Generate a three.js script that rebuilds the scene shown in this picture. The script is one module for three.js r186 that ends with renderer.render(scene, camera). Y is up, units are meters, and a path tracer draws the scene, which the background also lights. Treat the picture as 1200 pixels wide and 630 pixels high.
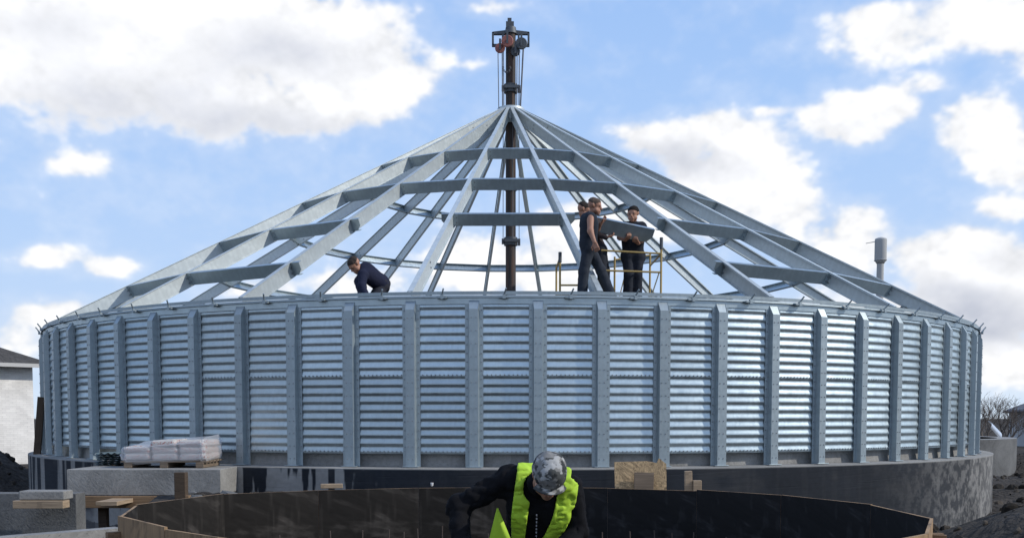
import * as THREE from 'three';
import { mergeGeometries, mergeVertices } from 'three/addons/utils/BufferGeometryUtils.js';
import { RoundedBoxGeometry } from 'three/addons/geometries/RoundedBoxGeometry.js';
import { ImprovedNoise } from 'three/addons/math/ImprovedNoise.js';

// ------------------------------------------------------------------ camera, sky, sun, exposure
const scene = new THREE.Scene();
const F = 1173.8, CX = 598.5, CY = 563.2, PITCH = 0.0631, CAM = new THREE.Vector3(0, 0.7476, 25.92);   // pixels of the 1200 x 630 photograph
const camera = new THREE.PerspectiveCamera(2 * Math.atan(315 / F) * 180 / Math.PI, 1200 / 630, 0.1, 3000);
camera.position.copy(CAM);
camera.rotation.set(-PITCH, 0, 0);
camera.setViewOffset(1200, 630, 600 - CX, 315 - CY, 1200, 630);
camera.updateProjectionMatrix();

const renderer = new THREE.WebGLRenderer({ antialias: true });
renderer.setSize(1024, 537);
renderer.toneMapping = THREE.LinearToneMapping;
renderer.toneMappingExposure = 1.0;
renderer.shadowMap.enabled = true;

const SUN_AZ = 78 * Math.PI / 180, SUN_EL = 35 * Math.PI / 180;                                         // azimuth from +z (towards the camera) to +x
const sunDir = new THREE.Vector3(Math.sin(SUN_AZ) * Math.cos(SUN_EL), Math.sin(SUN_EL), Math.cos(SUN_AZ) * Math.cos(SUN_EL));
const sun = new THREE.DirectionalLight(new THREE.Color().setRGB(1, 0.95, 0.87), 3.0);
sun.position.copy(sunDir).multiplyScalar(60);
sun.castShadow = true;
Object.assign(sun.shadow.camera, { left: -30, right: 30, top: 30, bottom: -30, near: 1, far: 140 });
sun.shadow.mapSize.set(4096, 4096);
scene.add(sun);

// a pixel of the photograph at a distance along the view axis -> a point of the place
function P(u, v, depth) {
  const X = (u - CX) / F, Y = -(v - CY) / F, c = Math.cos(PITCH), s = Math.sin(PITCH);
  const dy = -s + Y * c, dz = -c - Y * s, k = depth / -dz;
  return new THREE.Vector3(CAM.x + X * k, CAM.y + dy * k, CAM.z - depth);
}
const V = (x, y, z) => new THREE.Vector3(x, y, z);

// ------------------------------------------------------------------ random numbers and noise
let seed = 7;
const rnd = () => { seed = (seed * 1664525 + 1013904223) >>> 0; return seed / 4294967296; };
const rr = (a, b) => a + (b - a) * rnd();
const PERM = new Uint8Array(512);
{ const p = [...Array(256).keys()]; for (let i = 255; i > 0; i--) { const j = Math.floor(rnd() * (i + 1)); [p[i], p[j]] = [p[j], p[i]]; } for (let i = 0; i < 512; i++) PERM[i] = p[i & 255]; }
function vn(x, y, z) {                                                                                   // value noise 0..1
  const xi = Math.floor(x), yi = Math.floor(y), zi = Math.floor(z);
  let fx = x - xi, fy = y - yi, fz = z - zi;
  fx = fx * fx * (3 - 2 * fx); fy = fy * fy * (3 - 2 * fy); fz = fz * fz * (3 - 2 * fz);
  const X = xi & 255, Y = yi & 255, Z = zi & 255, X1 = (X + 1) & 255, Y1 = (Y + 1) & 255, Z1 = (Z + 1) & 255;
  const a = PERM[X] + Y, b = PERM[X1] + Y, a1 = PERM[X] + Y1, b1 = PERM[X1] + Y1;
  const h = (q, w) => PERM[(PERM[q & 511] + w) & 511];
  const l = (p, q, t) => p + (q - p) * t;
  return l(l(l(h(a, Z), h(b, Z), fx), l(h(a1, Z), h(b1, Z), fx), fy), l(l(h(a, Z1), h(b, Z1), fx), l(h(a1, Z1), h(b1, Z1), fx), fy), fz) / 255;
}
function fbm(x, y, z, n = 5, g = 0.5) { let s = 0, a = 1, t = 0; for (let i = 0; i < n; i++) { s += a * vn(x, y, z); t += a; a *= g; x = x * 2.03 + 11.7; y = y * 2.03 + 3.1; z = z * 2.03 + 7.9; } return s / t; }
const sst = (a, b, x) => { const t = Math.min(1, Math.max(0, (x - a) / (b - a))); return t * t * (3 - 2 * t); };
const mix = (a, b, t) => a + (b - a) * t;

// ------------------------------------------------------------------ the sky: blue air with broken fair-weather clouds
const CLOUDS = [   // centre u, v, radii, strength
  [250, 55, 290, 95, 1.25], [60, 90, 220, 85, 1.2], [440, 100, 100, 52, 1.1], [180, 5, 270, 60, 1.1], [395, 35, 80, 60, 1.0], [300, 140, 190, 32, .8],
  [100, 187, 46, 18, .75], [575, 12, 50, 20, .62], [552, 84, 22, 9, .5], [700, 0, 40, 10, .5],
  [45, 296, 62, 24, 1.15], [128, 307, 42, 20, 1.1], [55, 366, 75, 22, 1.1], [15, 400, 60, 40, .8],
  [610, 320, 130, 42, 1.05], [540, 300, 60, 40, .9], [690, 270, 70, 50, .8], [430, 330, 80, 26, .9], [300, 345, 60, 16, .8],
  [765, 168, 72, 40, 1.1], [850, 150, 66, 34, 1.15], [880, 205, 80, 60, 1.2], [820, 240, 90, 55, 1.05], [930, 250, 52, 44, 1.05], [900, 124, 26, 10, .7],
  [990, 142, 84, 46, 1.25], [1050, 120, 40, 30, 1.0], [1020, 46, 60, 44, 1.2], [1110, 24, 110, 50, 1.15], [1190, 40, 60, 60, 1.1],
  [1150, 150, 66, 50, 1.2], [1195, 185, 60, 34, 1.1], [1085, 92, 34, 16, .8], [1005, 262, 48, 28, 1.0], [985, 300, 50, 34, .9],
  [1180, 240, 50, 20, 1.05], [1110, 300, 110, 46, 1.15], [1190, 330, 90, 60, 1.15], [1130, 372, 120, 40, 1.1], [1180, 430, 90, 34, 1.1], [1000, 380, 140, 60, .9],
];
const GREYS = [[330, 62, 150, 42, .8], [120, 120, 180, 50, .9], [60, 40, 90, 40, .5], [300, 150, 200, 26, .6], [790, 190, 60, 30, .9], [860, 200, 60, 26, .4], [1140, 352, 120, 26, .9], [1170, 385, 100, 30, 1], [1060, 330, 60, 20, .5], [990, 160, 50, 20, .25], [1190, 300, 60, 20, .4]];
{
  const W = 4096, H = 2048, data = new Float32Array(W * H * 4);
  const c = Math.cos(PITCH), s = Math.sin(PITCH);
  const bl = (list, u, v) => { let m = 0; for (const [x, y, a, b, k] of list) { const dx = (u - x) / a, dy = (v - y) / b, d = dx * dx + dy * dy; if (d < 1.75) { const q = 1 - d / 1.75; m = Math.max(m, 0) + k * q * q * (1 - Math.min(m, 1) * .55); } } return m; };
  for (let j = H / 2 - 1; j < H; j++) {
    const el = ((j + .5) / H - .5) * Math.PI, y = Math.sin(el), ce = Math.cos(el);
    for (let i = 0; i < W; i++) {
      const az = ((i + .5) / W - .5) * 2 * Math.PI, x = Math.cos(az) * ce, z = Math.sin(az) * ce;
      const up = Math.max(0, y);
      // clear air
      const t1 = 1 - Math.exp(-up * 6.5), t2 = sst(.15, 1, up);
      let r = mix(mix(.70, .365, t1), .15, t2), g = mix(mix(.82, .58, t1), .33, t2), b = mix(mix(.96, .965, t1), .76, t2);
      const sd = Math.max(0, x * sunDir.x + y * sunDir.y + z * sunDir.z), glow = .22 * Math.pow(sd, 5) + .12 * Math.pow(sd, 30);
      r += glow * 1.0; g += glow * .85; b += glow * .5;
      // clouds
      const fwd = -y * s - z * c;
      let inside = 0, u = 0, v = 0;
      if (fwd > .1) { u = CX + F * x / fwd; v = CY - F * (y * c - z * s) / fwd; inside = (1 - sst(0, 260, Math.max(-u, u - 1200, 0))) * (1 - sst(0, 220, Math.max(-v, 0))); }
      const k = 1 / (up + .22), px = x * k, pz = z * k;
      let base = 0, grey = 0;
      const n1 = fbm(x * 9 + 5, y * 15, z * 9, 7, .56), n2 = fbm(x * 34, y * 52 + 9, z * 34 + 4, 4, .55);
      if (inside < 1) { base = (fbm(px * 1.15 + 3.3, 1.7, pz * 1.15 + 8.1, 3) - .42) * 3.1 * sst(-.02, .1, y) + .25 * (1 - up) * 0; grey = sst(.5, .72, fbm(px * 1.6 + 9, 4, pz * 1.6, 3)); }
      if (inside > 0) {
        const uu = u + (n1 - .5) * 60, vv = v + (fbm(x * 13 + 20, y * 20, z * 13, 4) - .5) * 40;
        base = mix(base, bl(CLOUDS, uu, vv), inside); grey = mix(grey, Math.min(1.1, bl(GREYS, uu, vv)), inside);
      }
      const n3 = fbm(x * 110, y * 150 + 2, z * 110 + 1, 3, .6), dens = base * .92 + (n1 - .5) * 1.45 + (n2 - .5) * .85 + (n3 - .5) * .34;
      const cov = sst(.33, .77, dens), thick = sst(.55, 1.25, dens);
      const haze = .15 * sst(-.2, .4, dens);
      const a = Math.min(1, cov * .93 + haze * (1 - cov));
      const gr = Math.min(1, grey * sst(.35, .8, dens)) * Math.max(0, Math.min(1, .70 + (n1 - .5) * 1.2 + (n2 - .5) * .8));
      const lit = .99 + .13 * thick + .34 * (n2 - .5) + .18 * (n3 - .5);
      const cr = mix(lit, .54, gr), cg = mix(lit * .995, .565, gr), cb = mix(lit * .995, .65, gr);
      const o = (j * W + i) * 4;
      data[o] = mix(r, cr, a); data[o + 1] = mix(g, cg, a); data[o + 2] = mix(b, cb, a); data[o + 3] = 1;
    }
  }
  for (let j = 0; j < H / 2 - 1; j++) for (let i = 0; i < W; i++) { const o = (j * W + i) * 4; data[o] = .55; data[o + 1] = .6; data[o + 2] = .66; data[o + 3] = 1; }
  const t = new THREE.DataTexture(data, W, H, THREE.RGBAFormat, THREE.FloatType);
  t.mapping = THREE.EquirectangularReflectionMapping; t.magFilter = t.minFilter = THREE.LinearFilter; t.colorSpace = THREE.LinearSRGBColorSpace; t.needsUpdate = true;
  scene.background = t; scene.environment = t;
}

// ------------------------------------------------------------------ helpers
const taken = {};
const numbered = (n) => { const k = taken[n] = (taken[n] ?? -1) + 1; return k ? n + '_' + String(k).padStart(3, '0') : n; };
function mesh(name, g, m, parent) { const o = new THREE.Mesh(g, m); o.name = name; o.castShadow = o.receiveShadow = true; parent.add(o); return o; }
function tag(o, label, category, group, kind) { if (label) o.userData.label = label; if (category) o.userData.category = category; if (group) o.userData.group = group; if (kind) o.userData.kind = kind; return o; }
function thing(name, label, category, pos = V(0, 0, 0), turn = 0, group) { const o = new THREE.Group(); o.name = numbered(name); o.position.copy(pos); o.rotation.y = turn; scene.add(o); return tag(o, label, category, group); }
function box(w, h, d, x = 0, y = 0, z = 0) { const g = new THREE.BoxGeometry(w, h, d); g.translate(x, y, z); return boxUV(g); }
function rbox(w, h, d, r, x = 0, y = 0, z = 0) { const g = new RoundedBoxGeometry(w, h, d, 2, r); g.translate(x, y, z); return boxUV(g); }
function boxUV(g) {                                                                                      // uv in metres, picked by the way each face points
  const p = g.attributes.position, n = g.attributes.normal, uv = new Float32Array(p.count * 2);
  for (let i = 0; i < p.count; i++) { const ax = Math.abs(n.getX(i)), ay = Math.abs(n.getY(i)), az = Math.abs(n.getZ(i)); const [a, b] = ay >= ax && ay >= az ? [p.getX(i), p.getZ(i)] : ax >= az ? [p.getZ(i), p.getY(i)] : [p.getX(i), p.getY(i)]; uv[2 * i] = a; uv[2 * i + 1] = b; }
  g.setAttribute('uv', new THREE.BufferAttribute(uv, 2)); return g;
}
function cyl(a, b, r0, r1 = r0, seg = 10) { const d = b.clone().sub(a), g = new THREE.CylinderGeometry(r1, r0, d.length(), seg); g.applyQuaternion(new THREE.Quaternion().setFromUnitVectors(V(0, 1, 0), d.clone().normalize())); g.translate((a.x + b.x) / 2, (a.y + b.y) / 2, (a.z + b.z) / 2); return g; }
function merge(list) { return mergeGeometries(list.map((g) => { const q = g.index ? g.toNonIndexed() : g; for (const k of Object.keys(q.attributes)) if (!['position', 'normal', 'uv'].includes(k)) q.deleteAttribute(k); return q; })); }
function barBox(a, b, w, h, up = V(0, 1, 0)) {                                                          // a beam of section w x h from a to b
  const d = b.clone().sub(a), L = d.length(), x = d.clone().normalize(), z = x.clone().cross(up).normalize(), y = z.clone().cross(x);
  const g = boxUV(new THREE.BoxGeometry(L, h, w)); g.applyMatrix4(new THREE.Matrix4().makeBasis(x, y, z)); g.translate((a.x + b.x) / 2, (a.y + b.y) / 2, (a.z + b.z) / 2); return g;
}
function tex(w, h, f, srgb = false, rep = null) {                                                        // f(u, v) -> [r, g, b] 0..1 ; u, v in 0..1
  const d = new Uint8Array(w * h * 4);
  for (let j = 0; j < h; j++) for (let i = 0; i < w; i++) { const c = f((i + .5) / w, (j + .5) / h), o = (j * w + i) * 4; for (let k = 0; k < 3; k++) d[o + k] = Math.max(0, Math.min(255, Math.round(255 * c[k]))); d[o + 3] = 255; }
  const t = new THREE.DataTexture(d, w, h); t.magFilter = t.minFilter = THREE.LinearFilter; t.wrapS = t.wrapT = THREE.RepeatWrapping; if (srgb) t.colorSpace = THREE.SRGBColorSpace; if (rep) t.repeat.set(rep[0], rep[1]); t.needsUpdate = true; return t;
}
const lin = (c) => c <= .0031308 ? c * 12.92 : 1.055 * Math.pow(c, 1 / 2.4) - .055;
const toS = (a) => a.map(lin);
// noise that repeats at the borders of the texture
function tn(u, v, f, n = 4, q = 0) { const a = u * 2 * Math.PI, b = v * 2 * Math.PI, R1 = f / 6.2832; return fbm(Math.cos(a) * R1 + 50 + q, Math.sin(a) * R1 + 50 + Math.cos(b) * R1 * .97, Math.sin(b) * R1 + 50 + q * 1.7, n); }
function mat(o) { const m = o.specularIntensity === undefined ? new THREE.MeshStandardMaterial(o) : new THREE.MeshPhysicalMaterial(o); return m; }
const rgb = (r, g, b) => new THREE.Color().setRGB(r, g, b);

// ------------------------------------------------------------------ materials
// galvanised steel: crystalline spangle in colour and roughness
const cells = [...Array(420)].map(() => [rnd(), rnd(), rnd(), rnd()]);
const spangleAt = (() => { const G = 16, grid = {}; cells.forEach((c) => { const k = Math.floor(c[0] * G) + ',' + Math.floor(c[1] * G); (grid[k] ??= []).push(c); });
  return (u, v) => { let best = 9, val = .5; const gx = Math.floor(u * G), gy = Math.floor(v * G); for (let a = -1; a < 2; a++) for (let b = -1; b < 2; b++) for (const c of grid[((gx + a + G) % G) + ',' + ((gy + b + G) % G)] ?? []) { let dx = Math.abs(c[0] - u), dy = Math.abs(c[1] - v); dx = Math.min(dx, 1 - dx); dy = Math.min(dy, 1 - dy); const d = dx * dx + dy * dy; if (d < best) { best = d; val = c[2]; } } return val; }; })();
const zincColor = tex(512, 512, (u, v) => { const s = spangleAt(u, v), n = tn(u, v, 9, 4), st = tn(u, v * .25, 24, 3, 9), k = .66 + (s - .5) * .05 + (n - .5) * .12 + (st - .5) * .10; return toS([k * .84, k * .985, k * 1.05]); }, true);
const zincRough = tex(512, 512, (u, v) => { const s = spangleAt(u, v), n = tn(u, v, 7, 5, 4), k = .5 + (s - .5) * .07 + (n - .5) * .14; return [k, k, k]; });
const zinc = (tone, rough, metal = .92) => mat({ color: rgb(tone, tone, tone), map: zincColor, roughnessMap: zincRough, roughness: rough, metalness: metal });
const sheetMats = [zinc(.80, .78, .9), zinc(.88, .84, .9), zinc(.72, .82, .9)];
const stiffMats = [zinc(.62, .84, .55), zinc(.56, .9, .55)];
const frameMats = [zinc(.84, .90, .34), zinc(.77, .95, .34), zinc(.92, .85, .34)].map((m) => { m.color.multiply(rgb(1.05, .98, .93)); return m; });
const purlinMats = [zinc(.72, .74, .75), zinc(.66, .8, .75), zinc(.78, .7, .75)];
const boltMat = mat({ color: rgb(.30, .32, .34), metalness: .8, roughness: .5 });
const darkSteel = mat({ color: rgb(.10, .11, .12), metalness: .5, roughness: .6 });

const concTex = tex(1024, 1024, (u, v) => { const n = tn(u, v, 6, 5), f = tn(u, v, 60, 3, 3), sp = tn(u, v, 150, 2, 8); let k = .25 + (n - .5) * .20 + (f - .5) * .10; if (sp < .26) k *= .72; return toS([k * 1.0, k * .975, k * .92]); }, true);
const concBump = tex(512, 512, (u, v) => { const f = tn(u, v, 50, 4, 3), p = tn(u, v, 90, 2, 8); const k = f * .7 + (p < .28 ? 0 : .3); return [k, k, k]; });
const concrete = mat({ map: concTex, bumpMap: concBump, bumpScale: .006, roughness: .93 }); concTex.repeat.set(.4, .4); concBump.repeat.set(.8, .8);
const concreteDull = mat({ color: rgb(.50, .52, .55), map: concTex, bumpMap: concBump, bumpScale: .008, roughness: .95 });

const woodTex = tex(512, 512, (u, v) => { const g = tn(u * 1, v, 3, 3), r = tn(u, v * 1, 8, 2, 3), line = fbm(u * 6, v * 90, 3, 4), k = .30 + (line - .5) * .24 + (g - .5) * .10; const d = r < .3 ? .8 : 1; return toS([k * 1.08 * d, k * .80 * d, k * .53 * d]); }, true);
woodTex.repeat.set(.7, 1.6);
const wood = mat({ map: woodTex, roughness: .85 });
const woodGrey = mat({ color: rgb(.55, .56, .6), map: woodTex, roughness: .9 });
const woodDark = mat({ color: rgb(.20, .18, .17), map: woodTex, roughness: .9 });
const woodWet = mat({ color: rgb(.62, .52, .42), map: woodTex, roughness: .85 });
const osbTex = tex(512, 512, (u, v) => { let k = .36, h = 0; for (let l = 0; l < 3; l++) { const a = l * 1.05 + tn(u, v, 3, 1, l) * 3; const x = u * Math.cos(a) + v * Math.sin(a), y = -u * Math.sin(a) + v * Math.cos(a); const q = vn(Math.floor(x * 13 + l * 7) * 1.7, Math.floor(y * 46) * 2.3, l * 9); k += (q - .5) * .26; h += q; } return toS([k * 1.14, k * .80, k * .44]); }, true);
const osb = mat({ map: osbTex, roughness: .85 }); osbTex.repeat.set(2, 2);
// film-faced plywood: near-black resin film inside with scuffs and cement splashes
const filmTex = tex(1024, 512, (u, v) => { const n = tn(u, v, 7, 5), f = tn(u, v, 45, 3, 5), d = sst(.60, .72, tn(u, v, 10, 5, 7)), st = sst(.6, .8, tn(u, v * .2, 50, 3, 2)); let k = .014 + (n - .5) * .012 + (f - .5) * .006 + d * .028 * f + st * .008; return toS([k * 1.02, k * 1.0, k * 1.04]); }, true);
filmTex.repeat.set(.31, .7);
const film = mat({ map: filmTex, roughness: .8, specularIntensity: .25 });
const filmOldTex = tex(1024, 512, (u, v) => { const n = tn(u, v, 7, 5), f = tn(u, v, 45, 3, 5), st = sst(.5, .75, fbm(u * 40, v * 2.5, 2, 4)), d = sst(.55, .7, tn(u, v, 14, 5, 7)); const k = .016 + (n - .5) * .016 + (f - .5) * .010 + st * .012 + d * .03 * f; return toS([k * 1.12, k * 1.0, k * .90]); }, true);
filmOldTex.repeat.set(.31, .7);
const filmOld = mat({ map: filmOldTex, roughness: .85, specularIntensity: .25 });
const plyTex = tex(512, 512, (u, v) => { const n = tn(u, v, 5, 5), l = fbm(u * 70, v * 5, 3, 4), s = sst(.55, .7, tn(u, v, 9, 4, 6)); const k = .21 + (l - .5) * .12 + (n - .5) * .16 - s * .07; return toS([k * 1.36, k * .86, k * .44]); }, true);
plyTex.repeat.set(.8, .8);
const ply = mat({ map: plyTex, roughness: .82 });

const soilTex = tex(1024, 1024, (u, v) => { const n = tn(u, v, 8, 6), f = tn(u, v, 80, 3, 3); const k = .050 + (n - .5) * .045 + (f - .5) * .05; return toS([k * 1.10, k * .98, k * .86]); }, true);
const soilBump = tex(1024, 1024, (u, v) => { const k = tn(u, v, 30, 6, 2); return [k, k, k]; });
soilTex.repeat.set(.22, .22); soilBump.repeat.set(.35, .35);
const soil = mat({ map: soilTex, bumpMap: soilBump, bumpScale: .09, roughness: 1, specularIntensity: .2 });

// ------------------------------------------------------------------ ground
const hill = (x, z, cx, cz, r, h) => { const d = Math.hypot(x - cx, z - cz) / r; return d < 1 ? h * (1 - d * d) * (1 - d * d) : 0; };
function gh(x, z) {
  const d = Math.hypot(x, z);
  let y = -1.22 + .35 * sst(14, 19, z) + (fbm(x * .22 + 7, 1, z * .22 + 3, 4) - .5) * .5;
  y += hill(x, z, 7.4, 13.8, 3.4, 1.02) + hill(x, z, 10.2, 14.2, 4.0, .85) + hill(x, z, -14.6, .6, 3.3, 1.75) + hill(x, z, -18, 3.5, 4, 1.5) + hill(x, z, 15.8, 4.5, 2.6, .7) + hill(x, z, 17.5, -1, 3.5, .8) + hill(x, z, 21, -12, 5, .55);
  y += (fbm(x * 1.5, 2, z * 1.5, 4) - .5) * .22 * (1 - sst(40, 90, d));
  const pit = Math.hypot((x - .08) / 3.6, (z - 17.85) / 3.0); y = mix(Math.min(y, -.86) - .12, y, sst(.9, 1.25, pit));
  const tr = Math.max(Math.abs(x + 7.0) - 4.2, Math.abs(z - 13.2) - 3.0); y = mix(Math.min(y, -1.55), y, sst(0, 1.0, tr));
  return mix(y, -1.3, sst(70, 160, d));
}
{
  const g = new THREE.BufferGeometry(), pos = [], uv = [], idx = [], N = 260;
  const warp = (t) => { const s = Math.sign(t), a = Math.abs(t); return s * (a < .8 ? a / .8 * 30 : 30 + Math.pow((a - .8) / .2, 3) * 1500); };
  for (let j = 0; j <= N; j++) for (let i = 0; i <= N; i++) { const x = warp(i / N * 2 - 1), z = warp(j / N * 2 - 1) + 5; pos.push(x, gh(x, z), z); uv.push(x, z); }
  for (let j = 0; j < N; j++) for (let i = 0; i < N; i++) { const a = j * (N + 1) + i; idx.push(a, a + N + 1, a + 1, a + 1, a + N + 1, a + N + 2); }
  g.setAttribute('position', new THREE.Float32BufferAttribute(pos, 3)); g.setAttribute('uv', new THREE.Float32BufferAttribute(uv, 2)); g.setIndex(idx); g.computeVertexNormals();
  tag(mesh('ground', g, soil, scene), 'dark bare soil of the building site', 'ground', null, 'structure');
}

// ------------------------------------------------------------------ the silo's concrete foundation, partly coated with bitumen
const R = 10.9, RF = 11.27;
{
  const coatTex = tex(2048, 128, (u, v) => {                                                             // u: -90..90 degrees round the front, v: height
    const ph = (u - .5) * Math.PI, m = ph * 11.27, y = v * 1.6;                                          // metres along, metres up from the foot
    const n = fbm(m * 1.1, y * 1.5, 3, 5), n2 = fbm(m * 6, y * 2.2, 8, 4), f = fbm(m * 20, y * 20, 2, 3);
    let c = .30 + (n - .5) * .20 + (f - .5) * .08, cc = [c, c * .975, c * .93];
    let coat = Math.max(sst(-2.35, -2.15, m + (n2 - .5) * .8), 1 - sst(-8.3, -7.7, m + (n - .5) * 2.2));
    if (m < -2.1 && m > -8.2) { const dr = fbm(m * 7, .4, 3, 3), len = sst(.50, .80, dr) * 1.5; coat = Math.max(coat, sst(0, .12, len - (1.6 - y)) * sst(.46, .56, dr)); if (y < .35 + n * .4) coat = Math.max(coat, .8); }
    if (m < -7.7) coat *= 1 - .75 * sst(.54, .64, fbm(m * 5, y * .25, 5, 3));
    if (m > 6) coat *= 1 - sst(6, 10.5, m) * (.10 + .42 * sst(.40, .62, fbm(m * 9, y * 9, 6, 5, .7)) + .25 * sst(.5, .66, fbm(m * 1.6, y * .7, 9, 5, .6)));
    const d = sst(.56, .72, fbm(m * 1.7, y * 2.5, 12, 5)) * .35 + sst(.62, .7, fbm(m * 9, y * .8, 1, 3)) * .12;
    const k = .024 + (n - .5) * .016 + (f - .5) * .006, kk = [mix(k * .9, .085, d * .5), mix(k * 1.05, .082, d * .5), mix(k * 1.32, .08, d * .5)];
    if (v > .985) coat *= .3;
    return toS([mix(cc[0], kk[0], coat), mix(cc[1], kk[1], coat), mix(cc[2], kk[2], coat)]);
  }, true);
  const coated = mat({ map: coatTex, roughness: .8, specularIntensity: .3, bumpMap: concBump, bumpScale: .004 });
  const f = thing('silo_foundation', 'round concrete foundation ring of the silo with black bitumen coating', 'foundation');
  const g = new THREE.CylinderGeometry(RF, RF, 1.75, 192, 4, true, 0, Math.PI * 2); g.translate(0, -.875 - .012, 0);
  const p = g.attributes.position, uv = g.attributes.uv;
  for (let i = 0; i < p.count; i++) { let ph = Math.atan2(p.getX(i), p.getZ(i)); uv.setXY(i, 0, (p.getY(i) + 1.6) / 1.6); }
  // the seam lies at the back: u is rebuilt from the angle along the cylinder, mirrored behind
  for (let j = 0, i = 0; j <= 4; j++) for (let k = 0; k <= 192; k++, i++) { let a = k / 192 * 2 * Math.PI; if (a > Math.PI) a -= 2 * Math.PI; const ph = Math.abs(a) > Math.PI / 2 ? Math.sign(a || 1) * (Math.PI - Math.abs(a)) : a; uv.setX(i, Math.min(.999, Math.max(.001, ph / Math.PI + .5))); }
  mesh('ring_wall', g, coated, f);
  const top = new THREE.RingGeometry(R - .55, RF, 192, 3); top.rotateX(-Math.PI / 2); top.translate(0, 0, 0); boxUV(top);
  { const q = top.attributes.position; for (let i = 0; i < q.count; i++) { const r = Math.hypot(q.getX(i), q.getZ(i)); if (r > RF - .01) q.setY(i, -.012); } top.computeVertexNormals(); }
  mesh('ring_top', top, concrete, f);
  const inner = new THREE.CylinderGeometry(R - .14, R - .10, .30, 192, 1, true); inner.translate(0, .152, 0);
  { const u2 = inner.attributes.uv; for (let i = 0; i < u2.count; i++) u2.setXY(i, u2.getX(i) * 68, u2.getY(i) * .3); }
  mesh('plinth', inner, concrete, f);
  const floor = new THREE.CircleGeometry(R - .14, 96); floor.rotateX(-Math.PI / 2); floor.translate(0, .30, 0); boxUV(floor);
  mesh('floor_slab', floor, concrete, f);
}

// ------------------------------------------------------------------ the silo
const silo = thing('grain_silo', 'galvanised steel grain silo under construction with open rafter roof', 'silo');
const SHEET0 = .20, PITCH_C = .1276, TIER = PITCH_C * 9, EAVE = 2.60, RISE = 6.05, DELTA = 2 * Math.PI / 72, OFF = .427;
const stAng = (k) => (k + OFF) * DELTA;                                                                  // angle of stiffener k, from +z towards +x
{
  const sheet = (h, amp, q) => {
    const ns = 9 * 10, na = 14, A = 2 * Math.PI / 24 + .006, pos = [], uv = [], idx = [];
    for (let j = 0; j <= ns; j++) for (let i = 0; i <= na; i++) {
      const y = j / ns * (h + .025), a = (i / na - .5) * A, th = 2 * Math.PI * y / PITCH_C, w = Math.sin(th + .32 * Math.sin(th)), edge = Math.min(1, (1 - Math.abs(i / na - .5) * 2) * 3), r = R + amp * w + (fbm(a * 16 + q * 9.1, y * 1.6 + q, 3, 3) - .5) * .016 * edge * Math.min(1, 4 * Math.min(y, h + .025 - y));
      pos.push(r * Math.sin(a), y, r * Math.cos(a)); uv.push(a * R * 1.1, y * 1.1);
    }
    for (let j = 0; j < ns; j++) for (let i = 0; i < na; i++) { const a = j * (na + 1) + i; idx.push(a, a + 1, a + na + 1, a + 1, a + na + 2, a + na + 1); }
    const g = new THREE.BufferGeometry(); g.setAttribute('position', new THREE.Float32BufferAttribute(pos, 3)); g.setAttribute('uv', new THREE.Float32BufferAttribute(uv, 2)); g.setIndex(idx); g.computeVertexNormals(); return g;
  };
  const variants = [1, 2, 3, 4, 5].map((q) => sheet(TIER, .0066, q));
  // bolt heads: two columns at the lap and a row along the lower edge
  const bolts = [], bolt = (a, y, r) => { const b = new THREE.CylinderGeometry(.009, .0115, .010, 6); b.rotateX(Math.PI / 2); b.translate(0, y, r); b.rotateY(a); bolts.push(b); };
  for (const da of [-.0022, .0022]) for (let q = 0; q < 18; q++) bolt(-Math.PI / 24 + da, .03 + q * PITCH_C / 2, R + .014);
  for (let q = 0; q < 44; q++) bolt((q / 44 - .5) * 2 * Math.PI / 24, .035, R + .016);
  const bg = merge(bolts);
  for (let t = 0; t < 2; t++) for (let k = 0; k < 24; k++) {
    const s = mesh('wall_sheet', variants[(k * 3 + t * 2 + Math.floor(k / 5)) % 5], sheetMats[Math.floor(rnd() * 3)], silo);
    s.position.y = SHEET0 + t * TIER; s.rotation.y = stAng(3 * k + (t ? 0 : 1) + .5); s.scale.set(1 + t * .0003, 1, 1 + t * .0003);
    tag(mesh('lap_bolt', bg, boltMat, s), null, null, null, 'stuff');
  }
}
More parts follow.
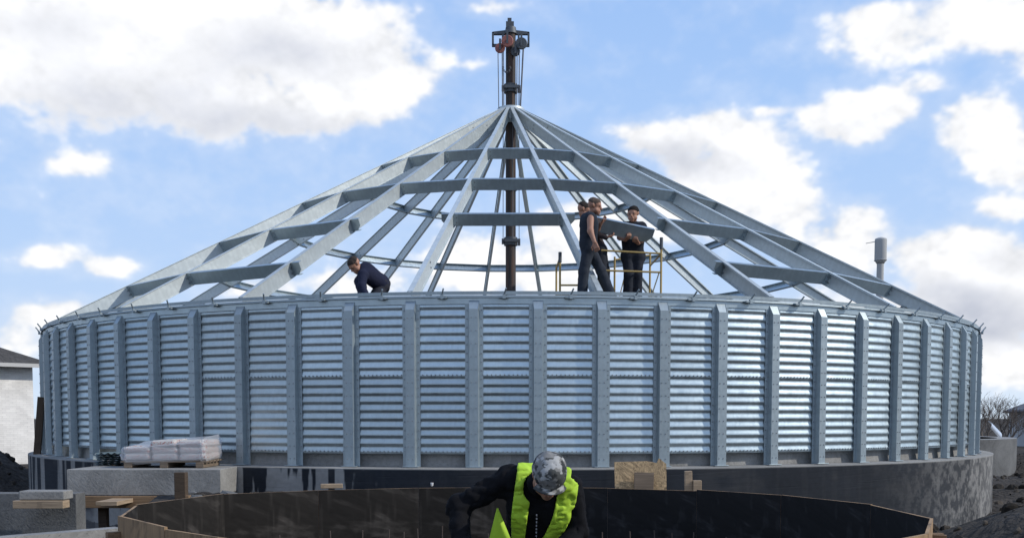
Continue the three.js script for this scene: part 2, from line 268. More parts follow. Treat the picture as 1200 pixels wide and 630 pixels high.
{ // vertical stiffeners: hat sections with a slanting cut at the top
  const H = 2.50, prof = [[-.135, .016], [-.078, .016], [-.066, .105], [.066, .105], [.078, .016], [.135, .016]], pos = [], uv = [], idx = [];
  const t = .006, inner = prof.map(([x, z]) => [x * (Math.abs(x) < .08 ? .90 : 1), z - t]);
  const ring = prof.concat(inner.slice().reverse()), n = ring.length;
  const topAt = (z, x) => H - (z > .05 ? .15 : 0);
  for (let e = 0; e < n; e++) { const a = ring[e], b = ring[(e + 1) % n], o = pos.length / 3; for (const [q, y] of [[a, 0], [b, 0], [b, topAt(b[1], b[0])], [a, topAt(a[1], a[0])]]) { pos.push(q[0], y, R + q[1]); uv.push((q[0] + q[1]) * 1.1, y * 1.1); } idx.push(o, o + 1, o + 2, o, o + 2, o + 3); }
  { const o = pos.length / 3; for (const [x, z] of [[.078, .016], [-.078, .016], [-.066, .105], [.066, .105]]) { pos.push(x, topAt(z, x) - .004, R + z - .003); uv.push(x, z); } idx.push(o, o + 1, o + 2, o, o + 2, o + 3); }
  const g = new THREE.BufferGeometry(); g.setAttribute('position', new THREE.Float32BufferAttribute(pos, 3)); g.setAttribute('uv', new THREE.Float32BufferAttribute(uv, 2)); g.setIndex(idx.reverse()); g.computeVertexNormals();
  const bl = []; for (let y = .12; y < 2.36; y += PITCH_C * 1.5) for (const x of [-.035, .035]) { const b = new THREE.CylinderGeometry(.008, .0105, .010, 6); b.rotateX(Math.PI / 2); b.translate(x, y, R + .110); bl.push(b); }
  for (let y = .3; y < 2.4; y += PITCH_C) for (const x of [-.108, .108]) { const b = new THREE.CylinderGeometry(.009, .0115, .010, 6); b.rotateX(Math.PI / 2); b.translate(x, y, R + .021); bl.push(b); }
  const bg = merge(bl), foot = rbox(.24, .014, .16, .004, 0, .009, R + .06);
  for (let k = 0; k < 72; k++) { const s = mesh('stiffener', g, stiffMats[k % 5 === 2 ? 1 : 0], silo); s.rotation.y = stAng(k); tag(mesh('bolt', bg, boltMat, s), null, null, null, 'stuff'); mesh('base_plate', foot, stiffMats[1], s); }
}
const arcGeo = (prof, a0, a1, n) => {                                                                    // closed profile [[r, y]...] swept round the axis
  const pos = [], uv = [], idx = [], m = prof.length;
  for (let e = 0; e < m; e++) { const p = prof[e], q = prof[(e + 1) % m], o = pos.length / 3; for (let i = 0; i <= n; i++) { const a = a0 + (a1 - a0) * i / n; for (const [r, y] of [p, q]) { pos.push(r * Math.sin(a), y, r * Math.cos(a)); uv.push(a * R, r + y); } } for (let i = 0; i < n; i++) { const a = o + 2 * i; idx.push(a, a + 1, a + 2, a + 1, a + 3, a + 2); } }
  const g = new THREE.BufferGeometry(); g.setAttribute('position', new THREE.Float32BufferAttribute(pos, 3)); g.setAttribute('uv', new THREE.Float32BufferAttribute(uv, 2)); g.setIndex(idx); g.computeVertexNormals(); return g;
};
{ // eave: an angle ring along the top, in fifteen-degree pieces, with clips
  const A = 2 * Math.PI / 24;
  const ang = arcGeo([[R - .05, EAVE - .03], [R + .050, EAVE - .045], [R + .054, EAVE - .075], [R + .048, EAVE - .075], [R + .044, EAVE - .051], [R - .05, EAVE - .036]], -A / 2 + .0006, A / 2 - .0006, 10);
  const band = arcGeo([[R + .022, EAVE - .045], [R + .022, EAVE - .17], [R + .016, EAVE - .17], [R + .016, EAVE - .045]], -A / 2, A / 2, 10);
  const lip = arcGeo([[R + .01, EAVE + .018], [R + .03, EAVE + .018], [R + .03, EAVE - .032], [R + .01, EAVE - .032]], -A / 2, A / 2, 10);
  for (let k = 0; k < 24; k++) { for (const [nm, g, m] of [['eave_angle', ang, stiffMats[1]], ['eave_band', band, sheetMats[2]], ['eave_lip', lip, stiffMats[1]]]) { const s = mesh(nm, g, m, silo); s.rotation.y = stAng(3 * k + 1); } }
  const clip = merge([box(.15, .026, .04, 0, EAVE - .075, R + .078), box(.045, .06, .04, .01, EAVE - .07, R + .085), cyl(V(.0, EAVE - .06, R + .07), V(.04, EAVE + .045, R + .15), .013, .013, 6)]);
  for (let k = 0; k < 72; k++) { const s = mesh('eave_clip', clip, stiffMats[1], silo); s.rotation.y = stAng(k + .5) + rr(-.004, .004); }
}
const roofY = (r) => EAVE + .03 + RISE * (1 - r / R);
const SL = Math.atan2(RISE, R);
const RAFT_D = .245;
const rafterAng = (i) => stAng(1 + 3 * i);
{ // rafters
  const r0 = .26, L = (R - r0) / Math.cos(SL), D = RAFT_D;
  const g = merge([box(L, D, .008, L / 2, -D / 2, 0), box(L, .008, .085, L / 2, .001, .015), box(L - .02, .008, .07, L / 2, -D - .001, .012), box(L, .02, .005, L / 2, -.013, .055)]);
  const hole = merge([.12, .5, .88].flatMap((q) => [-.09, -.18].map((y) => { const b = new THREE.CylinderGeometry(.016, .016, .03, 6); b.rotateX(Math.PI / 2); b.translate(L * q, y, 0); return b; })));
  for (let i = 0; i < 24; i++) {
    const a = rafterAng(i), s = mesh('rafter', g, frameMats[i % 3], silo);
    const x = V(Math.sin(a) * Math.cos(SL), -Math.sin(SL), Math.cos(a) * Math.cos(SL)), z = V(Math.cos(a), 0, -Math.sin(a)), y = z.clone().cross(x);
    if (y.y < 0) { y.negate(); z.negate(); }
    s.quaternion.setFromRotationMatrix(new THREE.Matrix4().makeBasis(x, y, z)); s.position.set(Math.sin(a) * r0, roofY(r0), Math.cos(a) * r0);
    tag(mesh('bolt', hole, boltMat, s), null, null, null, 'stuff');
    const f = mesh('foot_plate', merge([box(.16, .22, .012, L - .09, -D + .0, .02), box(.02, .24, .16, L + .0, -D - .02, 0)]), frameMats[1], s);
  }
}
{ // purlins: straight channels between neighbouring rafters, on four rings; some bays in front are still empty
  const rings = [.346, .53, .705, .88];
  const have = (b, q) => { const bb = ((b % 24) + 24) % 24; if (bb === 23) return q < 3; if (bb === 0 || bb === 22) return q < 2; return true; };
  for (let b = 0; b < 24; b++) for (let q = 0; q < 4; q++) {
    if (!have(b, q)) continue;
    const r = rings[q] * R, a0 = rafterAng(b), a1 = rafterAng(b + 1), half = r * Math.sin((a1 - a0) / 2), am = (a0 + a1) / 2, rm = r * Math.cos((a1 - a0) / 2), D = .215;
    const e0 = have(b - 1, q) ? -.004 : .2, e1 = have(b + 1, q) ? -.004 : .2, x0 = -half - e0, x1 = half + e1, c0 = e0 > 0 ? .09 : .0, c1 = e1 > 0 ? .09 : .0;
    const sh = new THREE.Shape(); sh.moveTo(x0, 0); sh.lineTo(x1, 0); sh.lineTo(x1, -D * (c1 ? .55 : 1)); sh.lineTo(x1 - c1, -D); sh.lineTo(x0 + c0, -D); sh.lineTo(x0, -D * (c0 ? .55 : 1)); sh.lineTo(x0, 0);
    const g = boxUV(new THREE.ExtrudeGeometry(sh, { depth: .006, bevelEnabled: false }));
    const all = merge([g, box(x1 - x0, .006, .07, (x0 + x1) / 2, .001, -.033), box(x1 - x0 - c0 - c1, .006, .06, (x0 + x1) / 2, -D - .001, -.03)]);
    const s = mesh('purlin', all, purlinMats[(b + q) % 3], silo);
    const z = V(Math.sin(am) * Math.cos(SL), -Math.sin(SL), Math.cos(am) * Math.cos(SL)), x = V(Math.cos(am), 0, -Math.sin(am)), y = z.clone().cross(x);
    s.quaternion.setFromRotationMatrix(new THREE.Matrix4().makeBasis(x, y, z)); s.position.set(Math.sin(am) * rm, roofY(r) - .012, Math.cos(am) * rm);
    const bl = []; for (const e of [-half + .07, half - .07]) for (const yy of [-.06, -.15]) { const bb = new THREE.CylinderGeometry(.014, .014, .016, 6); bb.rotateX(Math.PI / 2); bb.translate(e, yy, .012); bl.push(bb); }
    tag(mesh('bolt', merge(bl), boltMat, s), null, null, null, 'stuff');
    for (const e of [-half + .055, half - .055]) mesh('cleat', box(.10, D - .03, .006, e, -D / 2, .0092), purlinMats[2], s);
  }
  const y0 = roofY(.3);
  mesh('apex_ring', arcGeo([[.20, y0 + .03], [.34, y0 + .03], [.36, y0 - .03], [.36, y0 - .30], [.34, y0 - .30], [.33, y0 - .03], [.20, y0 - .0]], 0, 2 * Math.PI, 36), frameMats[0], silo);
  mesh('inner_ring', arcGeo([[.17, y0 + .02], [.2, y0 + .02], [.2, y0 - .34], [.17, y0 - .34]], 0, 2 * Math.PI, 30), frameMats[1], silo);
}

// ------------------------------------------------------------------ lifting mast on the axis
{
  const rust = mat({ map: tex(256, 512, (u, v) => { const n = tn(u, v, 12, 5), f = tn(u, v, 60, 3, 4); const k = .040 + (n - .5) * .04 + (f - .5) * .02, q = sst(.5, .65, n); return toS([k * (1.15 + .5 * q), k * (.95), k * (.88 - .2 * q)]); }, true), roughness: .7, metalness: .25 });
  const red = mat({ color: rgb(.30, .11, .09), roughness: .6 }), rope = mat({ color: rgb(.13, .13, .14), roughness: .7, metalness: .3 });
  const m = thing('lifting_mast', 'dark rusty steel lifting mast with pulleys and ropes above the roof apex', 'mast', V(0, .31, 0));
  const yAt = (v) => P(597, v, 25.92).y - .31, top = yAt(40);
  mesh('pole', cyl(V(0, 0, 0), V(0, top, 0), .135, .125, 16), rust, m);
  mesh('base_plate', merge([box(.8, .03, .8, 0, .016, 0), ...[0, 1, 2, 3].map((i) => { const g = box(.3, .3, .012, .25, .18, 0); g.rotateY(i * Math.PI / 2); return g; })]), rust, m);
  for (const v of [283, 218, 104]) { const y = yAt(v); mesh('collar', merge([cyl(V(0, y - .10, 0), V(0, y + .10, 0), .175, .175, 14), box(.36, .07, .08, .02, y, .17), box(.07, .16, .12, .21, y - .02, .04), box(.06, .13, .1, -.20, y, .03)]), darkSteel, m); }
  const yb = yAt(49);
  mesh('cap', merge([cyl(V(0, top, 0), V(0, top + .16, 0), .16, .13, 14), box(.20, .16, .20, -.02, top + .2, 0), box(.10, .12, .12, -.03, top + .32, 0)]), darkSteel, m);
  const fr = (s) => merge([box(.34, .05, .10, s * .30, yb + .20, 0), box(.34, .05, .10, s * .30, yb - .09, 0), box(.05, .33, .10, s * .45, yb + .055, 0), box(.05, .29, .09, s * .20, yb + .055, 0), barBox(V(s * .12, yb + .26, 0), V(s * .46, yb + .22, 0), .06, .04)]);
  mesh('head_frame', fr(-1), darkSteel, m); mesh('head_frame', fr(1), darkSteel, m);
  const wheel = (x, y, z, r, mt) => { const w = mesh('pulley', merge([(() => { const g = new THREE.TorusGeometry(r, r * .22, 8, 22); return g; })(), (() => { const g = new THREE.CylinderGeometry(r * .98, r * .98, .05, 22); g.rotateX(Math.PI / 2); return g; })(), (() => { const g = new THREE.CylinderGeometry(r * .3, r * .3, .14, 12); g.rotateX(Math.PI / 2); return g; })()]), mt, m); w.position.set(x, y, z); mesh('hanger', box(.05, r * 2.6, .02, 0, r * .6, .09), darkSteel, w); return w; };
  const p1 = P(586, 56, 25.7), p2 = P(594.5, 48, 25.6), p3 = P(611, 50.5, 25.7), p4 = P(604, 60, 25.75);
  wheel(p1.x, p1.y - .31, .2, .105, red); wheel(p2.x, p2.y - .31, .32, .125, red); wheel(p3.x, p3.y - .31, .2, .125, darkSteel); wheel(p4.x, p4.y - .31, .15, .10, darkSteel);
  const yr = roofY(.3) - .31;
  for (const [u, v, u2, r] of [[583.5, 56, 584.5, .012], [588.5, 57, 589, .016], [590, 58, 590.5, .012], [606, 62, 605.5, .013], [608.6, 52, 608.2, .014], [613.5, 52, 609.8, .022]]) { const a = P(u, v, 25.74), b = P(u2, 124, 25.74); mesh('hoist_rope', cyl(V(a.x, a.y - .31, .19), V(b.x, yr, .19), r, r, 6), rope, m); }
  for (const [x, z] of [[-.19, .13], [.21, .1], [.05, .2]]) mesh('hoist_rope', cyl(V(x, yr, z), V(x * 1.02, yAt(283), z), .010, .010, 6), rope, m);
  const ch = []; for (let i = 0; i < 10; i++) { const a = i / 9 * Math.PI, g = new THREE.TorusGeometry(.022, .007, 5, 8); g.rotateY(i * 1.5); g.translate(-.10 - .09 * Math.cos(a) + .0, yAt(82) - .12 * Math.sin(a), .2); ch.push(g); }
  mesh('chain_loop', merge(ch), rope, m);
}
console.log('silo done', seed);
// ------------------------------------------------------------------ scaffold and platform inside the wall
const yellow = mat({ color: rgb(.44, .31, .11), roughness: .65, metalness: .1 });
const DECK = 2.42;
{
  const s = thing('scaffold_tower', 'yellow tubular scaffold tower behind the wall top under the three workers', 'scaffold', V(0, .30, 0));
  const x0 = P(656, 300, 16).x, x1 = P(774, 300, 16).x, z0 = 10.02, z1 = 8.75, xm = P(721, 300, 16.9).x, t = .017, Y = (y) => y - .30;
  const post = (x, z, y) => mesh('post', merge([cyl(V(x, .02, z), V(x, Y(y), z), t, t, 8), box(.12, .012, .12, x, .006, z)]), yellow, s);
  const yl = P(656, 298, 16).y, yr = P(774, 281, 16).y, ym = P(721, 301, 17).y;
  post(x0, z0, yl); post(x1, z0, yr); post(x0, z1, yl); post(x1, z1, yr); post(xm, z1 + .2, ym);
  mesh('post_sleeve', cyl(V(x1, Y(yr - .16), z0), V(x1, Y(yr + .02), z0), .027, .027, 8), darkSteel, s);
  mesh('post_sleeve', cyl(V(x0, Y(yl - .14), z0), V(x0, Y(yl + .02), z0), .027, .027, 8), darkSteel, s);
  const rail = (a, b, r = .015) => mesh('rail', cyl(V(a.x, a.y - .30, a.z), V(b.x, b.y - .30, b.z), r, r, 8), yellow, s);
  const xr = P(704, 300, 16).x, y1 = P(740, 296, 16).y, y2 = P(740, 320, 16).y, y3 = P(668, 335, 16).y;
  rail(V(xr, y1 + .02, z0), V(x1, y1 - .03, z0)); rail(V(xr, y2 + .03, z0), V(x1, y2, z0)); rail(V(x0, y3, z0), V(P(681, 335, 16).x, y3, z0));
  rail(V(xm, ym - .05, z1 + .2), V(x1, yr - .05, z1)); rail(V(x0, y3, z1), V(xm, y3, z1)); rail(V(x1, y1 - .03, z0), V(x1, y1 - .03, z1)); rail(V(x0, yl - .05, z0), V(x0, yl - .05, z1));
  for (const [a, b] of [[V(x1 - .22, DECK, z0 - .03), V(x1 - .02, y2 + .02, z0 - .03)], [V(xm, DECK, z1 + .2), V(xm + .2, y1 - .1, z1 + .2)]]) mesh('brace', cyl(V(a.x, a.y - .3, a.z), V(b.x, b.y - .3, b.z), .010, .010, 6), yellow, s);
  for (const y of [.9, 1.7, 2.32]) for (const z of [z0, z1]) mesh('ledger', cyl(V(x0, y - .3, z), V(x1, y - .3, z), .02, .02, 8), yellow, s);
  for (const y of [1.0, 1.8, 2.345]) for (const x of [x0, x1]) mesh('transom', cyl(V(x, y - .3, z0), V(x, y - .3, z1), .02, .02, 8), yellow, s);
  for (let i = 0; i < 7; i++) mesh('deck_plank', rbox(x1 - x0 + .5, .045, .235, .006, (x0 + x1) / 2, DECK - .023 - .30, z1 + .02 + i * .245), woodGrey, s);
}
{
  const c = P(432, 345, 16.5), y = 2.18;
  const s = thing('trestle_platform', 'plank work platform on steel trestles under the crouching worker', 'scaffold', V(c.x, .30, 9.45));
  for (let i = 0; i < 4; i++) mesh('deck_plank', rbox(2.6, .045, .235, .006, 0, y - .30 - .023, -.37 + i * .245), woodGrey, s);
  for (const x of [-1, 1]) mesh('trestle', merge([cyl(V(x - .25, 0.01, .45), V(x, y - .37, .1), .022, .022, 8), cyl(V(x + .25, 0.01, .45), V(x, y - .37, .1), .022, .022, 8), cyl(V(x - .25, 0.01, -.45), V(x, y - .37, -.1), .022, .022, 8), cyl(V(x + .25, .01, -.45), V(x, y - .37, -.1), .022, .022, 8), box(.06, .05, 1.05, x, y - .30 - .0725, 0)]), yellow, s);
}

// ------------------------------------------------------------------ slab over the conveyor tunnel, its formwork and the trench walls
const at = (u, v, d) => P(u, v, d);
{
  const zF = 11.34, xL = P(79, 548, 14.58).x, xR = -4.25, th = .36;
  const s = thing('concrete_slab', 'light concrete slab jutting from the foundation under the wrapped pallet', 'slab', V(0, 0, 0));
  const sh = new THREE.Shape(); sh.moveTo(xL, -zF); sh.lineTo(xR, -zF - .0);
  for (let i = 0; i <= 14; i++) { const x = xR + (xL - xR) * i / 14; sh.lineTo(x, -Math.sqrt((RF - .02) ** 2 - x * x)); } sh.lineTo(xL, -zF);
  const g = new THREE.ExtrudeGeometry(sh, { depth: th, bevelEnabled: true, bevelSize: .012, bevelThickness: .012, bevelSegments: 2 }); g.rotateX(-Math.PI / 2); g.translate(0, -th - .016, 0);
  mesh('slab_body', boxUV(g.toNonIndexed()), concrete, s);
  const b = thing('formwork_beam', 'brown timber beam propping the front edge of the concrete slab', 'timber beam', V(0, 0, 0));
  const p0 = at(79, 581, 14.3), p1 = at(180, 581, 14.3);
  mesh('beam', rbox(p1.x - p0.x, .17, .14, .008, (p0.x + p1.x) / 2, -.38 - .1, zF + .02), woodWet, b);
  mesh('prop', rbox(.12, 1.3, .12, .008, p0.x + .35, -1.22, zF - .1), woodDark, b);
  mesh('prop', rbox(.12, 1.3, .12, .008, p1.x - .15, -1.22, zF - .1), woodDark, b);
  const w = thing('timber_block', 'short pale timber end sticking out below the slab formwork', 'timber');
  const q = at(124, 590, 13.9); mesh('block', rbox(.30, .06, .9, .006, q.x, q.y, 25.92 - 13.9 - .45), wood, w);
  // the wall of the tunnel mouth
  const r = thing('trench_wall', 'weathered grey concrete retaining wall of the tunnel trench', 'wall');
  const t0 = at(-60, 581, 13.4), t1 = at(84, 578, 13.4);
  mesh('wall_body', rbox(t1.x - t0.x + .1, 1.5, .3, .012, (t0.x + t1.x) / 2, t1.y - .75, t1.z - .15), concreteDull, r);
  const k = thing('concrete_block', 'short grey concrete block lying on a brown plank', 'concrete block');
  const k0 = at(27, 580, 13.1), k1 = at(80, 580, 13.1); mesh('block', rbox(k1.x - k0.x, .12, .28, .02, (k0.x + k1.x) / 2, k0.y + .005, k0.z), concrete, k);
  const pl = thing('scaffold_plank', 'brown plank laid below the small concrete block on the trench wall', 'plank');
  mesh('plank', rbox(k1.x - k0.x + .06, .10, .2, .006, (k0.x + k1.x) / 2 - .02, k0.y - .108, k0.z + .10), wood, pl);
  const n = thing('trench_kerb', 'pale concrete kerb with a flat top crossing the tunnel trench', 'kerb');
  const n0 = at(-40, 636, 8.9), n1 = at(138, 616, 9.9);
  n0.y = n1.y = -.34;
  mesh('kerb_body', (() => { const a = V(n0.x, n0.y - .4, n0.z - .0), b2 = V(n1.x, n1.y - .4, n1.z); return barBox(a, b2, .17, .8); })(), concrete, n);
}
{ // stub post beside the pit
  const p = at(212, 570, 12.2), s = thing('timber_post', 'dark square timber post standing by the pit formwork', 'post', V(p.x, gh(p.x, p.z), p.z));
  const top = P(212, 553, 12.2).y - gh(p.x, p.z);
  mesh('post', rbox(.135, top + .1, .12, .008, 0, top / 2 - .05, 0), woodDark, s);
  mesh('batten', rbox(.045, top * .8, .10, .006, .085, top / 2 - .12, .01), woodWet, s);
  const c = thing('rubble_heap', 'dark lumps of rubble and bitumen scraps behind the pit formwork', 'rubble', V(0, 0, 0));
  for (let i = 0; i < 26; i++) { const u = rr(222, 415), q = P(u, rr(576, 583), rr(11.6, 12.8)), g = new THREE.IcosahedronGeometry(rr(.05, .11), 1); const a = g.attributes.position; for (let k = 0; k < a.count; k++) { const f = .7 + .6 * vn(a.getX(k) * 19 + i, a.getY(k) * 19, a.getZ(k) * 19); a.setXYZ(k, a.getX(k) * f * 1.5, a.getY(k) * f * .8, a.getZ(k) * f); } g.computeVertexNormals(); g.translate(q.x, q.y - .05, q.z); mesh('lump', g, i % 5 ? soil : concreteDull, c); }
  // a bank of soil carries the rubble
  const bank = new THREE.PlaneGeometry(3.4, 2.2, 40, 20); bank.rotateX(-Math.PI / 2); { const a = bank.attributes.position; for (let k = 0; k < a.count; k++) { const x = a.getX(k), z = a.getZ(k); a.setXYZ(k, x - 3.0, -.28 + (fbm(x * 3, 1, z * 3, 4) - .5) * .24 - 1.2 * Math.max(0, Math.abs(x) - 1.35) - .9 * Math.max(0, Math.abs(z) - .7), z + 13.6); } bank.computeVertexNormals(); }
  tag(mesh('soil_bank', bank, soil, scene), 'low dark bank of soil between slab and pit', 'soil', null, 'structure');
}

// ------------------------------------------------------------------ wrapped pallet of bags
{
  const x0 = P(152, 540, 15.2).x, x1 = P(247, 540, 15.2).x, W = x1 - x0, D = .82;
  const pal = thing('pallet', 'wooden pallet carrying film-wrapped bags on the concrete slab', 'pallet', V((x0 + x1) / 2, 0, 10.62));
  for (let i = 0; i < 5; i++) mesh('top_board', rbox(W + .06, .022, .12, .004, 0, .091, -D / 2 + .07 + i * (D - .14) / 4), woodGrey, pal);
  for (const x of [-W / 2 + .08, 0, W / 2 - .08]) mesh('block', rbox(.12, .078, D, .006, x, .041, 0), woodGrey, pal);
  const bagTex = tex(256, 256, (u, v) => { const n = tn(u, v, 8, 4), bar = Math.abs(v - .5) < .30 ? 1 : 0, let_ = bar && vn(Math.floor(u * 26 + 3 * n) * 3.1, Math.floor(v * 12 + 3 * n) * 2.7, 1) > .62 ? 1 : 0, edge = u < .03 || u > .97 ? 1 : 0; const w = .46 + (n - .5) * .15; const red = Math.max(let_, edge * .8); return toS([mix(w, .36, red), mix(w * .96, .16, red), mix(w * .90, .14, red)]); }, true);
  const bagMat = mat({ map: bagTex, roughness: .7 });
  const bagGeo = (() => { const g = new RoundedBoxGeometry(.40, .12, .40, 4, .055), p = g.attributes.position, uv = []; for (let i = 0; i < p.count; i++) { const nn = g.attributes.normal, flat = Math.abs(nn.getY(i)) > .6, sx = Math.abs(nn.getX(i)) > Math.abs(nn.getZ(i)); uv.push((flat || !sx ? p.getX(i) : p.getZ(i)) / .40 + .5, flat ? p.getZ(i) / .4 + .5 : p.getY(i) / .12 * .8 + .5); p.setY(i, p.getY(i) + (vn(p.getX(i) * 9 + 3, 5, p.getZ(i) * 9) - .5) * .03); } g.setAttribute('uv', new THREE.Float32BufferAttribute(uv, 2)); g.computeVertexNormals(); return g; })();
  for (let l = 0; l < 3; l++) for (let i = 0; i < 3; i++) for (let j = 0; j < 2; j++) {
    if (l === 2 && i === 0) continue;
    
    const b = mesh(numbered('paper_bag'), bagGeo, bagMat, scene); tag(b, 'white bag with red print stacked under clear film on the pallet', 'bag', 'bags wrapped on the pallet');
    b.position.set((x0 + x1) / 2 + (i - 1) * .41 + rr(-.01, .01), .163 + l * .097, 10.62 + (j - .5) * .40); b.rotation.y = rr(-.05, .05) + (l % 2 ? Math.PI : 0);
  }
  const fg = new RoundedBoxGeometry(W + .05, .36, D + .08, 18, .09), p = fg.attributes.position;
  for (let i = 0; i < p.count; i++) { const x = p.getX(i), y = p.getY(i), z = p.getZ(i), n = (fbm(x * 6 + 3, y * 11, z * 6, 4) - .5) * .22, n2 = (vn(x * 26, y * 34, z * 26) - .5) * .06; const s = 1 + n * .5; p.setXYZ(i, x * s + n2, y + n * .9 + n2 + (y > 0 ? -.11 * sst(-.12, -.40, x) : 0), z * s + n2); }
  const fm = mergeVertices((() => { fg.deleteAttribute('normal'); fg.deleteAttribute('uv'); return fg; })()); fm.computeVertexNormals();
  const film_ = mesh('stretch_film', fm, new THREE.MeshPhysicalMaterial({ color: rgb(.94, .95, .97), roughness: .30, transmission: .80, thickness: 0, ior: 1.4 }), scene);
  film_.position.set((x0 + x1) / 2, .265, 10.62); tag(film_, 'crumpled clear stretch film wrapped round the stacked bags', 'film');
  // offcuts beside it
  const og = new THREE.PlaneGeometry(.55, .5, 24, 1); { const a = og.attributes.position; for (let i = 0; i < a.count; i++) a.setZ(i, .012 * Math.sin(a.getX(i) * 60)); og.rotateX(-Math.PI / 2); og.computeVertexNormals(); }
  const pos = P(134, 540, 15.6), st = thing('sheet_stack', 'small stack of grey green corrugated offcuts beside the wrapped pallet', 'sheets', V(pos.x, .002, 10.15));
  for (let i = 0; i < 6; i++) { const m = mesh('offcut', og, mat({ color: rgb(.16, .21, .22), metalness: .4, roughness: .5 }), st); m.position.set(rr(-.03, .03), .02 + i * .034, 0); m.rotation.y = rr(-.08, .08); }
  mesh('bearer', box(.06, .018, .45, 0, .009, 0), woodGrey, st);
}

// ------------------------------------------------------------------ round pit with plywood formwork
const pitC = V(.07, 0, 25.92 - 8.02), PRX = 3.06, PRZ = 2.46, RIM = .028, PITFLOOR = -.95;
{
  const s = thing('pit_formwork', 'round formwork of black-faced plywood panels round the open pit', 'formwork', V(pitC.x, PITFLOOR, pitC.z));
  const PV = [[-2.85, 7.25], [-3.1, 8.25], [-2.72, 9.45], [-1.92, 9.95], [-.95, 10.3], [.05, 10.43], [1.0, 10.28], [1.85, 9.9], [2.5, 9.2], [2.97, 8.2], [3.0, 7.1], [2.57, 6.15], [1.9, 5.5], [1.05, 5.2], [.1, 5.1], [-.8, 5.3], [-1.54, 5.85], [-2.25, 6.5]], N = PV.length, pt = (i) => V(PV[i % N][0] - pitC.x, 0, 25.92 - PV[i % N][1] - pitC.z);
  for (let i = 0; i < N; i++) {
    const a = pt(i), b = pt(i + 1), d = b.clone().sub(a), L = d.length(), H = RIM - PITFLOOR + rr(-.008, .010);
    const g = boxUV(new THREE.BoxGeometry(L - .006, H, .021)), p = mesh('panel', g, [ply, ply, ply, ply, ply, a.x + b.x < -.6 ? filmOld : film], s);
    const nrm = V(d.z, 0, -d.x).normalize(); if (nrm.dot(a) < 0) nrm.negate();
    const ang = Math.atan2(nrm.x, nrm.z); p.rotation.y = ang; p.position.set((a.x + b.x) / 2, H / 2, (a.z + b.z) / 2);
    mesh('stud', boxUV(new THREE.BoxGeometry(.05, H - .12, .09)), woodWet, p).position.set(-L / 2 + .04, -.05, .056);
    mesh('stud', boxUV(new THREE.BoxGeometry(.05, H - .12, .09)), woodWet, p).position.set(L / 2 - .06, -.05, .056);
    mesh('waler', boxUV(new THREE.BoxGeometry(L - .02, .09, .04)), woodWet, p).position.set(0, -.18, .122);
  }
  const fl = new THREE.CircleGeometry(1, 48); fl.rotateX(-Math.PI / 2); fl.scale(PRX - .12, 1, PRZ + .1); fl.translate(0, .012, 0); boxUV(fl);
  mesh('blinding_slab', fl, concreteDull, s);
  const reb = mat({ color: rgb(.085, .065, .055), roughness: .85, metalness: .2 });
  const r = thing('rebar_cage', 'row of rusty reinforcing bars standing up inside the pit', 'rebar', V(pitC.x, PITFLOOR + .012, pitC.z));
  for (let i = 0; i < 70; i++) { const a = i / 70 * 2 * Math.PI + rr(-.03, .03), q = .87, x = Math.sin(a) * PRX * q, z = Math.cos(a) * PRZ * q; const h = rr(.50, .60); if (z > 1.2) continue; mesh('bar', cyl(V(x, 0, z), V(x + rr(-.025, .025), h, z + rr(-.025, .025)), .007, .007, 6), reb, r); }
  for (const y of [.12, .34]) { const ringPts = []; for (let i = 0; i <= 60; i++) { const a = i / 60 * 2 * Math.PI; ringPts.push(V(Math.sin(a) * PRX * .855, y, Math.cos(a) * PRZ * .855)); } mesh('hoop', new THREE.TubeGeometry(new THREE.CatmullRomCurve3(ringPts), 90, .006, 6), reb, r); }
}
